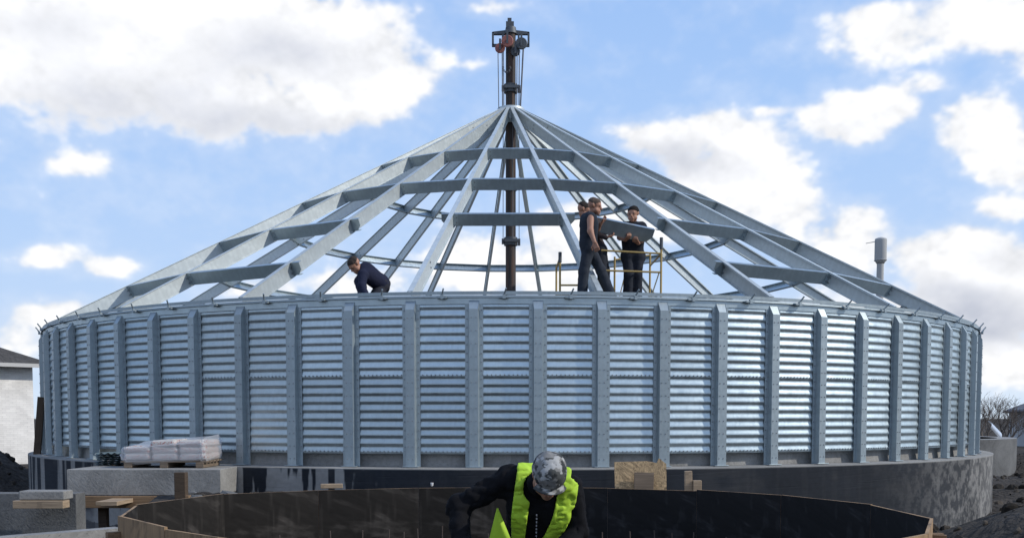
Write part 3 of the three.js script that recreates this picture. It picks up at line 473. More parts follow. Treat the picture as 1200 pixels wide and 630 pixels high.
{ // boards and offcuts leaning on the far rim of the pit
  const dz = 10.42;
  const a = P(722, 574, dz), b = P(783, 574, dz), h = P(750, 540, dz).y - a.y;
  const sh = new THREE.Shape(), w = b.x - a.x; sh.moveTo(0.02, -.95); sh.lineTo(w - .01, -.95); sh.lineTo(w - .02, h - .03); sh.lineTo(w * .82, h + .03); sh.lineTo(w * .78, h - .02); sh.lineTo(w * .6, h); sh.lineTo(-.02, h - .01); sh.lineTo(.02, -.95);
  const g = boxUV(new THREE.ExtrudeGeometry(sh, { depth: .018, bevelEnabled: false }));
  const o = thing('particle_board', 'ragged pale chipboard offcut standing behind the rim of the pit', 'board', V(a.x, a.y, a.z)); mesh('board', g, osb, o); o.rotation.x = -.06;
  const c = P(743, 573, dz - .06), d = P(766, 573, dz - .06), hh = P(750, 553, dz - .06).y - c.y;
  const o2 = thing('grey_board', 'small grey weathered board in front of the chipboard offcut', 'board', V(c.x, c.y, c.z)); mesh('board', rbox(d.x - c.x, hh + .9, .02, .004, (d.x - c.x) / 2, hh / 2 - .45, 0), woodGrey, o2); o2.rotation.z = -.03; o2.rotation.x = -.05;
  const e = P(807, 573, dz - .33), o3 = thing('timber_stake', 'tall narrow timber offcut standing on the pit rim', 'timber', V(e.x, e.y, e.z)); mesh('stake', rbox(.075, 1.15, .05, .006, 0, -.39, 0), wood, o3); o3.rotation.z = .03;
  const f = P(817, 573, dz - .36), o4 = thing('timber_offcut', 'short block of pale timber beside the tall stake on the pit rim', 'timber', V(f.x, f.y, f.z)); mesh('offcut', rbox(.085, 1.05, .06, .006, 0, -.435, 0), wood, o4);
  const q = P(397, 570, 10.45), o5 = thing('wood_wedge', 'small flat brown wood scrap lying on the pit rim', 'wood scrap', V(q.x, RIM + .012, 25.92 - 10.02)); mesh('scrap', rbox(.22, .045, .06, .006, 0, .023, 0), wood, o5); o5.rotation.y = .2;
  const w2 = P(507, 567, 10.45), o6 = thing('paper_cup', 'small white plastic cup left on the rim of the pit', 'cup', V(w2.x, RIM + .012, 25.92 - 10.35)); mesh('cup', new THREE.LatheGeometry([[.0, 0], [.012, 0], [.016, .034], [.0145, .034], [.0105, .004], [0, .004]].map((k) => new THREE.Vector2(...k)), 14), mat({ color: rgb(.7, .7, .7), roughness: .5 }), o6);
}

// ------------------------------------------------------------------ left background: white house, leaning plank
{
  const d = 38, c = P(40, 518, d), wallTop = P(20, 428, d).y, foot = -1.0;
  const s = thing('white_house', 'low whitewashed brick house with dark roof beyond the soil heap', 'house', V(c.x, foot, c.z), .78);
  const wTex = tex(512, 512, (u, v) => { const row = Math.floor(v * 40), off = row % 2 ? .5 : 0, bx = (u * 14 + off), fx = bx - Math.floor(bx), fy = v * 40 - row; const mort = fx < .06 || fy < .16; const q = vn(Math.floor(bx) * 3.1, row * 2.7, 4), n = tn(u, v, 9, 5); const k = (mort ? .66 : .76 + (q - .5) * .12) + (n - .5) * .30; return toS([k, k * .97, k * .92]); }, true);
  wTex.repeat.set(.286, .333);
  const wm = mat({ map: wTex, roughness: .9 }), H = wallTop - foot;
  mesh('wall', box(9, H, 8, -4.5, H / 2, -4), wm, s);
  const sh = new THREE.Shape(); sh.moveTo(-9.5, H - .02); sh.lineTo(.45, H - .02); sh.lineTo(.45, H + .10); sh.lineTo(-4.5, H + 1.5); sh.lineTo(-9.5, H + .10); sh.lineTo(-9.5, H - .02);
  mesh('roof', (() => { const g = new THREE.ExtrudeGeometry(sh, { depth: 9, bevelEnabled: false }); g.translate(0, 0, -8.5); return boxUV(g); })(), mat({ color: rgb(.085, .085, .09), roughness: .9, bumpMap: soilBump, bumpScale: .05 }), s);
  mesh('eave_board', box(9.9, .14, .05, -4.5, H - .03, .53), mat({ color: rgb(.5, .49, .47), roughness: .8 }), s);
}
{
  const a = P(40, 540, 20.6), b = P(48, 465, 20.6), s = thing('leaning_plank', 'dark weathered plank leaning against the silo wall', 'plank', V(a.x, a.y - .2, a.z));
  mesh('plank', barBox(V(0, -.2, 0), b.clone().sub(a).add(V(0, .2, 0)), .14, .05, V(0, 0, 1)), woodDark, s);
}

// ------------------------------------------------------------------ right background: second foundation, trees, shed, tower
{
  const s = thing('second_foundation', 'bare grey round concrete foundation behind the silo', 'foundation', V(13.35, 0, -13.2));
  const g = new THREE.CylinderGeometry(5.75, 5.75, 1.8, 72, 1, true); g.translate(0, -.9, 0); { const u = g.attributes.uv; for (let i = 0; i < u.count; i++) u.setXY(i, u.getX(i) * 36, u.getY(i) * 1.8); }
  mesh('ring_wall', g, concreteDull, s);
  const t = new THREE.RingGeometry(5.1, 5.75, 72, 1); t.rotateX(-Math.PI / 2); t.translate(0, .0, 0); boxUV(t); mesh('ring_top', t, concrete, s);
  const f = new THREE.CircleGeometry(5.1, 60); f.rotateX(-Math.PI / 2); f.translate(0, -.12, 0); boxUV(f); mesh('floor_slab', f, concrete, s);
  const q = P(1161, 506, 36.5), m = thing('bent_sheet', 'small bright bent metal sheet lying on the far foundation', 'metal sheet', V(q.x, .0, 25.92 - 36.5));
  const bg = new THREE.CylinderGeometry(.22, .26, .75, 16, 1, true, 0, 1.9); bg.rotateX(.5); bg.rotateZ(.9); bg.translate(0, .24, 0); mesh('sheet', bg, mat({ color: rgb(.6, .64, .7), metalness: .8, roughness: .35, side: THREE.DoubleSide }), m);
}
const barkMat = mat({ color: rgb(.13, .105, .085), roughness: .95 });
function bareTree(pos, h, label, group, sd) {
  const save = seed; seed = sd;
  const t = thing('bare_tree', label, 'tree', pos, 0, group), trunk = [], twigs = [];
  const grow = (p, dir, len, r, lvl) => {
    const q = p.clone().addScaledVector(dir, len), g = cyl(p, q, r, r * .66, lvl < 2 ? 6 : 4); (lvl === 0 ? trunk : twigs).push(g);
    if (lvl >= 5) return;
    const n = lvl < 1 ? 4 : lvl < 4 ? 3 : 2;
    for (let i = 0; i < n; i++) { const nd = dir.clone().multiplyScalar(.9).add(V(rr(-.8, .8), rr(-.1, .55), rr(-.8, .8))).normalize(); grow(p.clone().lerp(q, i === 0 ? 1 : rr(.45, 1)), nd, len * rr(.58, .82), Math.max(.006, r * .6), lvl + 1); }
  };
  const k = 2 + Math.floor(rnd() * 2); for (let i = 0; i < k; i++) grow(V(rr(-.2, .2), -.2, rr(-.2, .2)), V(rr(-.35, .35), 1, rr(-.35, .35)).normalize(), h * .33, h * .014, 0);
  mesh('trunk', merge(trunk), barkMat, t); mesh('crown', merge(twigs), barkMat, t); seed = save; return t;
}
[[1158, 62, 3.9, 'bare leafless tree rising behind the far round foundation'], [1172, 66, 4.0, 'tallest of the bare leafless trees behind the far foundation'], [1184, 60, 3.0, 'low bare leafless tree between the tallest tree and the shed'], [1150, 70, 3.2, 'thin bare leafless tree partly hidden behind the silo wall'], [1192, 72, 3.0, 'small bare leafless tree in front of the pale shed']].forEach(([u, d, h, l], i) => { const p = P(u, 500, d); bareTree(V(p.x, gh(p.x, p.z), p.z), h, l, 'bare trees beyond the site', 100 + i * 17); });
{
  const p = P(1209, 500, 66), s = thing('pale_shed', 'small pale shed with sloping dark roof beyond the trees', 'shed', V(p.x, -1.3, p.z));
  const H = P(1200, 478, 66).y + 1.3; mesh('wall', box(1.2, H, 4, .1, H / 2, 0), mat({ color: rgb(.5, .5, .5), roughness: .9 }), s);
  mesh('roof', (() => { const g = box(1.9, .12, 4.5); g.rotateZ(.35); g.translate(.1, H + .08, 0); return g; })(), mat({ color: rgb(.12, .12, .13), roughness: .9 }), s);
  mesh('post', box(.12, H * .9, .12, -.9, H * .45, 1.2), woodGrey, s);
  const e = thing('far_bank', 'low dark scrub bank along the far edge of the site', 'bank'); e.userData.kind = 'structure'; 
  const g = new THREE.PlaneGeometry(90, 14, 180, 10); g.rotateX(-Math.PI / 2); const a = g.attributes.position; for (let i = 0; i < a.count; i++) { const x = a.getX(i), z = a.getZ(i); a.setXYZ(i, x + 50, -1.35 + 1.0 * Math.max(0, 1 - (z / 7) ** 2) * (.6 + .8 * fbm(x * .3, 1, z * .3, 4)) + (fbm(x * 2, 2, z * 2, 3) - .5) * .4, z - 56); } g.computeVertexNormals();
  mesh('bank_soil', g, soil, e);
}
{
  const d = 150, b = P(1028, 489, d), s = thing('water_tower', 'distant pale grey water tower with wide tank on narrow column', 'tower', V(b.x, -1.3, b.z));
  const Y = (v) => P(1028, v, d).y + 1.3, m = mat({ color: rgb(.42, .42, .41), roughness: .85 });
  mesh('column', cyl(V(0, 0, 0), V(0, Y(307), 0), .62, .50, 20), m, s);
  mesh('tank', new THREE.LatheGeometry([[.0, Y(309)], [.52, Y(309)], [.86, Y(305)], [.86, Y(281)], [.80, Y(279.5)], [.3, Y(278)], [0, Y(277.5)]].map((k) => new THREE.Vector2(...k)), 24), m, s);
  mesh('gallery', new THREE.TorusGeometry(.88, .05, 6, 28).rotateX(Math.PI / 2).translate(0, Y(305), 0), m, s);
  mesh('bracket', barBox(V(-2.2, Y(285), 0), V(-.8, Y(283), 0), .1, .1), m, s);
}
{ // clods and stones on the bare soil
  const g = new THREE.IcosahedronGeometry(1, 1), a = g.attributes.position; for (let k = 0; k < a.count; k++) { const f = .72 + .5 * vn(a.getX(k) * 2.1 + 9, a.getY(k) * 2.1, a.getZ(k) * 2.1 + 5); a.setXYZ(k, a.getX(k) * f, a.getY(k) * f * .7, a.getZ(k) * f); } g.computeVertexNormals();
  const spots = [], q = new THREE.Quaternion(), m4 = new THREE.Matrix4();
  const put = (x, z, s) => { if (Math.hypot(x, z) < RF + .05 || Math.hypot(x - 13.35, z + 13.2) < 5.8 || Math.hypot((x - pitC.x) / (PRX + .2), (z - pitC.z) / (PRZ + .2)) < 1) return; q.setFromEuler(new THREE.Euler(rr(0, 6), rr(0, 6), rr(0, 6))); spots.push(m4.clone().compose(V(x, gh(x, z) + s * .1, z), q, V(s, s * rr(.6, 1), s))); };
  for (let i = 0; i < 5200; i++) put(rr(4.5, 26), rr(-22, 18), .02 + .11 * Math.pow(rnd(), 3));
  for (let i = 0; i < 1700; i++) put(rr(-22, -11), rr(-8, 10), .02 + .10 * Math.pow(rnd(), 3));
  const im = new THREE.InstancedMesh(g, mat({ color: rgb(.055, .049, .043), roughness: 1, specularIntensity: .2 }), spots.length); spots.forEach((m, i) => { im.setMatrixAt(i, m); const k = rr(.5, 1.8); im.setColorAt(i, rgb(k, k * .97, k * .92)); });
  im.name = 'soil_clods'; im.castShadow = im.receiveShadow = true; scene.add(im); tag(im, 'loose clods and stones scattered over the dark soil', 'soil clods', null, 'stuff');
}
console.log('site done');
// ------------------------------------------------------------------ people: bodies meshed from distance fields
function sdfMesh(f, lo, hi, h) {                                                                         // naive surface nets
  const nx = Math.ceil((hi.x - lo.x) / h) + 1, ny = Math.ceil((hi.y - lo.y) / h) + 1, nz = Math.ceil((hi.z - lo.z) / h) + 1, v = new Float32Array(nx * ny * nz);
  for (let k = 0, n = 0; k < nz; k++) for (let j = 0; j < ny; j++) for (let i = 0; i < nx; i++, n++) v[n] = f(lo.x + i * h, lo.y + j * h, lo.z + k * h);
  const id = new Int32Array(nx * ny * nz).fill(-1), pos = [], idx = [], S = [1, nx, nx * ny];
  const corner = [0, 1, nx, nx + 1, nx * ny, nx * ny + 1, nx * ny + nx, nx * ny + nx + 1];
  for (let k = 0; k < nz - 1; k++) for (let j = 0; j < ny - 1; j++) for (let i = 0; i < nx - 1; i++) {
    const n = i + j * nx + k * nx * ny; let m = 0; for (let c = 0; c < 8; c++) if (v[n + corner[c]] < 0) m |= 1 << c;
    if (m === 0 || m === 255) continue;
    let x = 0, y = 0, z = 0, q = 0;
    for (let a = 0; a < 8; a++) for (const d of [1, 2, 4]) { if (a & d) continue; const b = a | d, va = v[n + corner[a]], vb = v[n + corner[b]]; if ((va < 0) === (vb < 0)) continue; const t = va / (va - vb); x += (a & 1) + (d === 1 ? t : 0); y += ((a >> 1) & 1) + (d === 2 ? t : 0); z += ((a >> 2) & 1) + (d === 4 ? t : 0); q++; }
    id[n] = pos.length / 3; pos.push(lo.x + (i + x / q) * h, lo.y + (j + y / q) * h, lo.z + (k + z / q) * h);
  }
  for (let k = 1; k < nz - 1; k++) for (let j = 1; j < ny - 1; j++) for (let i = 1; i < nx - 1; i++) {
    const n = i + j * nx + k * nx * ny;
    for (let d = 0; d < 3; d++) { const a = v[n] < 0, b = v[n + S[d]] < 0; if (a === b) continue; const e = S[(d + 1) % 3], g = S[(d + 2) % 3], p = id[n], q = id[n - e], r = id[n - e - g], s = id[n - g]; if (a) idx.push(p, q, r, p, r, s); else idx.push(p, r, q, p, s, r); }
  }
  const g = new THREE.BufferGeometry(); g.setAttribute('position', new THREE.Float32BufferAttribute(pos, 3)); g.setIndex(idx); g.computeVertexNormals(); return g;
}
const cap = (a, b, ra, rb = ra) => ({ a, b, ra, rb });
function field(bones, k = .035, grow = 0) {
  const B = bones.map(({ a, b, ra, rb }) => { const d = b.clone().sub(a); return [a.x, a.y, a.z, d.x, d.y, d.z, 1 / Math.max(1e-9, d.lengthSq()), ra + grow, rb + grow]; });
  return (x, y, z) => { let m = 9; for (const q of B) { const px = x - q[0], py = y - q[1], pz = z - q[2]; let t = (px * q[3] + py * q[4] + pz * q[5]) * q[6]; t = t < 0 ? 0 : t > 1 ? 1 : t; const dx = px - t * q[3], dy = py - t * q[4], dz = pz - t * q[5], d = Math.sqrt(dx * dx + dy * dy + dz * dz) - (q[7] + (q[8] - q[7]) * t); const h = Math.max(k - Math.abs(m - d), 0) / k; m = Math.min(m, d) - h * h * k * .25; } return m; };
}
function bounds(bones, pad) { const lo = V(9e9, 9e9, 9e9), hi = V(-9e9, -9e9, -9e9); for (const { a, b, ra, rb } of bones) for (const [p, r] of [[a, ra], [b, rb]]) { lo.min(V(p.x - r, p.y - r, p.z - r)); hi.max(V(p.x + r, p.y + r, p.z + r)); } return [lo.subScalar(pad), hi.addScalar(pad)]; }
const skinMat = mat({ color: rgb(.36, .18, .115), roughness: .6 });
function headParts(c, fwd, up, size = 1) {                                                               // frame: x to the side, y up, z out of the face
  const z = fwd.clone().normalize(), x = up.clone().cross(z).normalize(), y = z.clone().cross(x); const M = new THREE.Matrix4().makeBasis(x, y, z).setPosition(c), T = (a, b, d) => V(a * size, b * size, d * size).applyMatrix4(M);
  return { M, T, bones: [cap(T(0, .045, -.022), T(0, .045, .012), .088 * size, .080 * size), cap(T(0, .0, .03), T(0, -.06, .045), .060 * size, .046 * size), cap(T(0, -.085, .062), T(0, -.092, .066), .028 * size), cap(T(.035, -.05, .03), T(-.035, -.05, .03), .042 * size), cap(T(0, .012, .092), T(0, -.022, .108), .010 * size, .015 * size), cap(T(.034, .028, .078), T(-.034, .028, .078), .014 * size), cap(T(.079, .0, -.006), T(.084, .022, -.014), .014 * size, .017 * size), cap(T(-.079, .0, -.006), T(-.084, .022, -.014), .014 * size, .017 * size), cap(T(.016, -.057, .086), T(-.016, -.057, .086), .011 * size)] };
}
function handBones(w, dir, palmN, thumbSide, curl) {                                                     // wrist, pointing direction, palm normal, side of the thumb (+1/-1)
  const d = dir.clone().normalize(), n = palmN.clone().addScaledVector(d, -palmN.dot(d)).normalize(), s = d.clone().cross(n).multiplyScalar(thumbSide), out = [];
  const at2 = (a, b, c) => w.clone().addScaledVector(d, a).addScaledVector(s, b).addScaledVector(n, c);
  for (const b of [-.03, -.010, .010, .030]) out.push(cap(at2(.01, b * .6, 0), at2(.088, b, 0), .016, .0125));
  [[-.032, .060], [-.011, .074], [.011, .080], [.031, .070]].forEach(([b, L]) => { let p = at2(.088, b, 0), ang = curl * .5; for (let i = 0; i < 3; i++) { const l = L * [.46, .30, .24][i], q = p.clone().addScaledVector(d, l * Math.cos(ang)).addScaledVector(n, l * Math.sin(ang)); out.push(cap(p, q, .0098 - i * .0008, .0092 - i * .0008)); p = q; ang += curl; } });
  let p = at2(.03, .034, .006), q = at2(.058, .064, .020), r = at2(.088, .068, .040); out.push(cap(p, q, .014, .0115), cap(q, r, .011, .009));
  return out;
}
function wobble(f, amp, fr, q) { return (x, y, z) => { const d = f(x, y, z); return Math.abs(d) > .08 ? d : d + (fbm(x * fr + q, y * fr * .7, z * fr + 5, 2) - .5) * 2 * amp + Math.pow(1 - Math.abs(2 * vn(x * fr * 1.3 + 9, y * fr * 1.9 + q, z * fr * 1.3) - 1), 3) * amp * .6 - amp * .2; }; }
function strip(g) { for (const k of Object.keys(g.attributes)) if (!['position', 'normal'].includes(k)) g.deleteAttribute(k); return g.index ? g.toNonIndexed() : g; }

function person(s) {
  const J = s.J, side = J.shL.clone().sub(J.shR).normalize();                                            // from his right to his left shoulder
  const up = J.chest.clone().sub(J.hip).normalize(), front = side.clone().cross(up).normalize();
  const base = V(J.hip.x, s.floor, J.hip.z), o = thing('person', s.label, 'person', base, 0, s.group);
  const at3 = (p, a, b, c) => p.clone().addScaledVector(side, a).addScaledVector(up, b).addScaledVector(front, c);
  const hL = at3(J.hip, .085, -.03, 0), hR = at3(J.hip, -.085, -.03, 0);
  const torso = [cap(at3(J.shL, -.05, 0, 0), at3(J.shR, .05, 0, 0), .068), cap(at3(J.chest, .085, .0, .015), at3(J.hip, .06, .06, 0), .105, .098), cap(at3(J.chest, -.085, .0, .015), at3(J.hip, -.06, .06, 0), .105, .098), cap(at3(J.chest, 0, .05, -.02), at3(J.hip, 0, .05, -.01), .10, .10)];
  const pelvis = [cap(hL, hR, .105), cap(at3(J.hip, .06, .04, -.02), at3(J.hip, -.06, .04, -.02), .10)];
  const arm = (S, E, W) => [cap(S, E, .056, .043), cap(E, W, .044, .029)];
  const leg = (H, K, A) => [cap(H, K, .088, .060), cap(K, A, .060, .042)];
  const arms = [...arm(J.shL, J.elL, J.wrL), ...arm(J.shR, J.elR, J.wrR)], legs = [...leg(hL, J.knL, J.anL), ...leg(hR, J.knR, J.anR)];
  const H = headParts(J.head, s.face, s.headUp ?? V(0, 1, 0), s.headSize ?? 1), neck = [cap(at3(J.neck, 0, -.03, -.01), H.T(0, -.04, -.01), .058, .056)];
  const footDir = s.footDir ?? front, feet = [J.anL, J.anR].flatMap((a) => { const f = V(footDir.x, 0, footDir.z).normalize(); return [cap(a.clone().add(V(0, -.045, 0)).addScaledVector(f, -.03), a.clone().add(V(0, -.055, 0)).addScaledVector(f, .13), .045, .036)]; });
  const all = [...torso, ...pelvis, ...arms, ...legs, ...neck, ...feet.map((b) => cap(b.a, b.b, b.ra - .012, b.rb - .01)), cap(H.T(0, .02, 0), H.T(0, .03, 0), .06)];
  const cell = s.cell ?? .014;
  const pieces = [strip(sdfMesh(field(all), ...bounds(all, .05), cell))];
  pieces.push(strip(sdfMesh(field([...H.bones, ...neck], .02), ...bounds(H.bones, .03), s.headCell ?? .006)));
  const hands = [];
  for (const [W, E, hd, pn, ts] of [[J.wrL, J.elL, s.handL, s.palmL, 1], [J.wrR, J.elR, s.handR, s.palmR, -1]]) { const d = hd ?? W.clone().sub(E), b = handBones(W, d, pn ?? front, ts, s.curl ?? .6); pieces.push(strip(sdfMesh(field(b, .010), ...bounds(b, .015), s.handCell ?? .005))); }
  const put = (name, g, m) => { const q = g.clone(); q.translate(-base.x, -base.y, -base.z); return mesh(name, q, m, o); };
  put('body', mergeGeometries(pieces), skinMat);
  // eyes
  const eg = []; for (const a of [-1, 1]) { const q = new THREE.SphereGeometry(.011, 8, 6); const p = H.T(a * .033, .012, .084); q.translate(p.x, p.y, p.z); eg.push(q); } put('eyes', merge(eg), mat({ color: rgb(.06, .05, .045), roughness: .3 }));
  // clothing
  const cloth = (c, r = .92) => mat({ color: rgb(...c), roughness: r, specularIntensity: .25 });
  const cutBelow = (f, p, n) => (x, y, z) => Math.max(f(x, y, z), (x - p.x) * n.x + (y - p.y) * n.y + (z - p.z) * n.z);
  const tops = s.sleeves === 'none' ? [...torso] : s.sleeves === 'short' ? [...torso, ...[[J.shL, J.elL], [J.shR, J.elR]].map(([a, b]) => cap(a, a.clone().lerp(b, .55), .058, .054))] : [...torso, ...arms, cap(at3(J.neck, 0, -.05, -.02), at3(J.neck, 0, -.01, -.01), .060, .055)];
  const tb = [...tops, ...pelvis.map((b) => cap(b.a, b.b, b.ra - .01))], g1 = s.bulk ?? .014;
  put(s.topName ?? 'shirt', sdfMesh(wobble(field(tb, .04, g1), s.fold ?? .007, 14, 3), ...bounds(tb, .09), cell), cloth(s.topColor));
  const lb = [...pelvis, ...legs.map((b, i) => i % 2 ? cap(b.a, b.b, b.ra + .006, b.rb + .022) : b)];
  put('trousers', sdfMesh(wobble(field(lb, .03, .016), .008, 12, 8), ...bounds(lb, .09), cell), cloth(s.legColor));
  const sh = strip(sdfMesh(field([...feet, ...[J.anL, J.anR].map((a) => cap(a, a.clone().add(V(0, .06, 0)), .05, .052))], .02, .006), ...bounds(feet, .12), .010)); put('boots', sh, cloth([.025, .022, .02], .7));
  if (s.hair) { const f = field([cap(H.T(0, .052, -.026), H.T(0, .052, .008), .094, .084)], .01); put('hair', sdfMesh((x, y, z) => { const p = V(x, y, z).applyMatrix4(H.Mi ??= H.M.clone().invert()); return Math.max(f(x, y, z) + (vn(x * 90, y * 90, z * 90) - .5) * .008, -(p.y - .03 + (p.z > .02 ? -(p.z - .02) * .6 : (p.z + .0) * .5))); }, ...bounds([cap(H.T(0, .05, 0), H.T(0, .05, 0), .11)], .02), .006), cloth(s.hair)); }
  return { o, H, J, side, up, front, base, at3, torso, arms, put, cloth };
}
const pj = (l) => Object.fromEntries(Object.entries(l).map(([k, q]) => [k, P(...q)]));
const roofGroup = 'workers on the silo';
// the bare-armed man astride a rafter, holding the near end of the purlin
person({
  label: 'person in dark overalls with bare arms holding one end of the steel beam', group: roofGroup, floor: DECK, sleeves: 'none', bulk: .026, topName: 'overalls_bib', topColor: [.030, .036, .048], legColor: [.034, .040, .052], hair: [.10, .075, .06], face: V(.92, -.12, .25), curl: .9,
  J: { ...pj({ head: [697, 242.5, 15.45], neck: [693, 252, 15.5], chest: [690.5, 262, 15.55], hip: [690, 288, 15.6], shL: [692, 255.5, 15.74], shR: [692, 255.5, 15.36], elL: [700, 268, 15.85], wrL: [704, 262, 15.72], elR: [692, 270.5, 15.26], wrR: [697, 284, 15.18], knL: [704, 316, 15.72], knR: [684, 318, 15.5] }), anL: V(1.62, DECK + .09, 10.15), anR: V(P(682, 340, 15.5).x, DECK + .09, 10.42) },
  handL: V(.6, .5, 0), palmL: V(0, 1, 0), handR: V(.3, -1, .1), palmR: V(.2, 0, -1), footDir: V(.7, 0, .5),
});
// behind him, helping to carry
person({
  label: 'person in dark clothes hidden partly behind the bare-armed worker', group: roofGroup, floor: DECK, sleeves: 'long', topColor: [.05, .042, .045], legColor: [.025, .028, .036], hair: [.035, .028, .025], face: V(.85, -.25, .1),
  J: { ...pj({ head: [684, 247, 16.15], neck: [686, 257, 16.18], chest: [690, 266, 16.2], hip: [702, 291, 16.25], shL: [689, 261, 16.38], shR: [687, 260, 16.02], elL: [702, 274, 16.4], wrL: [712, 271, 16.3], elR: [700, 274, 16.0], wrR: [710, 278, 16.0], knL: [709, 317, 16.4], knR: [706, 318, 16.12] }), anL: V(P(711, 340, 16.4).x, DECK + .09, 25.92 - 16.42), anR: V(P(706, 340, 16.1).x, DECK + .09, 25.92 - 16.14) },
  handL: V(1, .2, 0), palmL: V(0, 1, 0), handR: V(1, .2, 0), palmR: V(0, 1, 0), footDir: V(1, 0, .2),
});
// the man at the far end of the purlin, facing the camera
person({
  label: 'person in dark short-sleeved shirt lifting the free end of the steel beam', group: roofGroup, floor: DECK, sleeves: 'short', topColor: [.022, .025, .033], legColor: [.028, .032, .042], hair: [.02, .017, .015], face: V(-.35, -.12, .9), curl: .8,
  J: { ...pj({ head: [742, 251.5, 16.35], neck: [741.5, 261, 16.42], chest: [741.5, 271, 16.42], hip: [742, 298, 16.45], shL: [753, 265.5, 16.4], shR: [730.5, 265.5, 16.42], elL: [757, 279, 16.3], wrL: [748, 285, 16.14], elR: [726.5, 278, 16.3], wrR: [733, 281, 16.1], knL: [747, 322, 16.4], knR: [737, 322, 16.36] }), anL: V(P(747, 340, 16.5).x, DECK + .09, 25.92 - 16.5), anR: V(P(734.5, 340, 16.44).x, DECK + .09, 25.92 - 16.44) },
  handL: V(-.5, .3, .8), palmL: V(-.1, 1, .1), handR: V(.4, .3, .8), palmR: V(0, 1, 0), footDir: V(-.2, 0, 1),
});
// crouching at the eave on the other side
person({
  label: 'person in navy jacket crouching over the top edge of the silo wall', group: roofGroup, floor: 2.18, sleeves: 'long', topName: 'jacket', topColor: [.018, .021, .042], legColor: [.03, .032, .042], hair: [.05, .04, .035], face: V(-.55, -.75, .45), headUp: V(-.6, .7, .3), bulk: .022,
  J: { ...pj({ head: [416, 311, 16.0], neck: [423, 315, 16.05], chest: [430.5, 319, 16.15], hip: [447, 333, 16.4], shL: [425, 323, 15.9], shR: [428, 313, 16.3], elL: [424, 336, 15.75], wrL: [429, 346, 15.6], elR: [420, 330, 16.2], wrR: [423, 345, 15.9], knL: [436, 354, 16.05], knR: [435, 352, 16.3] }), anL: V(P(449, 350, 16.2).x, 2.27, 25.92 - 16.2), anR: V(P(449, 350, 16.5).x, 2.27, 25.92 - 16.5) },
  handL: V(0, -1, .3), palmL: V(0, 0, -1), handR: V(0, -1, .2), palmR: V(0, 0, -1), footDir: V(-1, 0, .2),
});
{ // the purlin in their hands
  const a = P(692, 261.5, 15.86), b = P(765, 277, 16.12), L = a.distanceTo(b), D = .215, m = a.clone().lerp(b, .5);
  const s = thing('carried_purlin', 'loose galvanised steel channel beam carried by the workers', 'beam', m);
  const x = b.clone().sub(a).normalize(), z = V(-.1, -.5, 1).addScaledVector(x, -V(-.1, -.5, 1).dot(x)).normalize(), y = z.clone().cross(x);
  const sh = new THREE.Shape(); sh.moveTo(-L / 2, D / 2); sh.lineTo(L / 2, D / 2); sh.lineTo(L / 2, -D * .1); sh.lineTo(L / 2 - .09, -D / 2); sh.lineTo(-L / 2, -D / 2); sh.lineTo(-L / 2, D / 2);
  mesh('web', boxUV(new THREE.ExtrudeGeometry(sh, { depth: .006, bevelEnabled: false })), purlinMats[0], s); mesh('flange', box(L, .006, .07, 0, D / 2 + .003, -.03), purlinMats[0], s); mesh('flange', box(L - .1, .006, .06, -.05, -D / 2 - .003, -.03), purlinMats[0], s);
  s.quaternion.setFromRotationMatrix(new THREE.Matrix4().makeBasis(x, y, z));
}

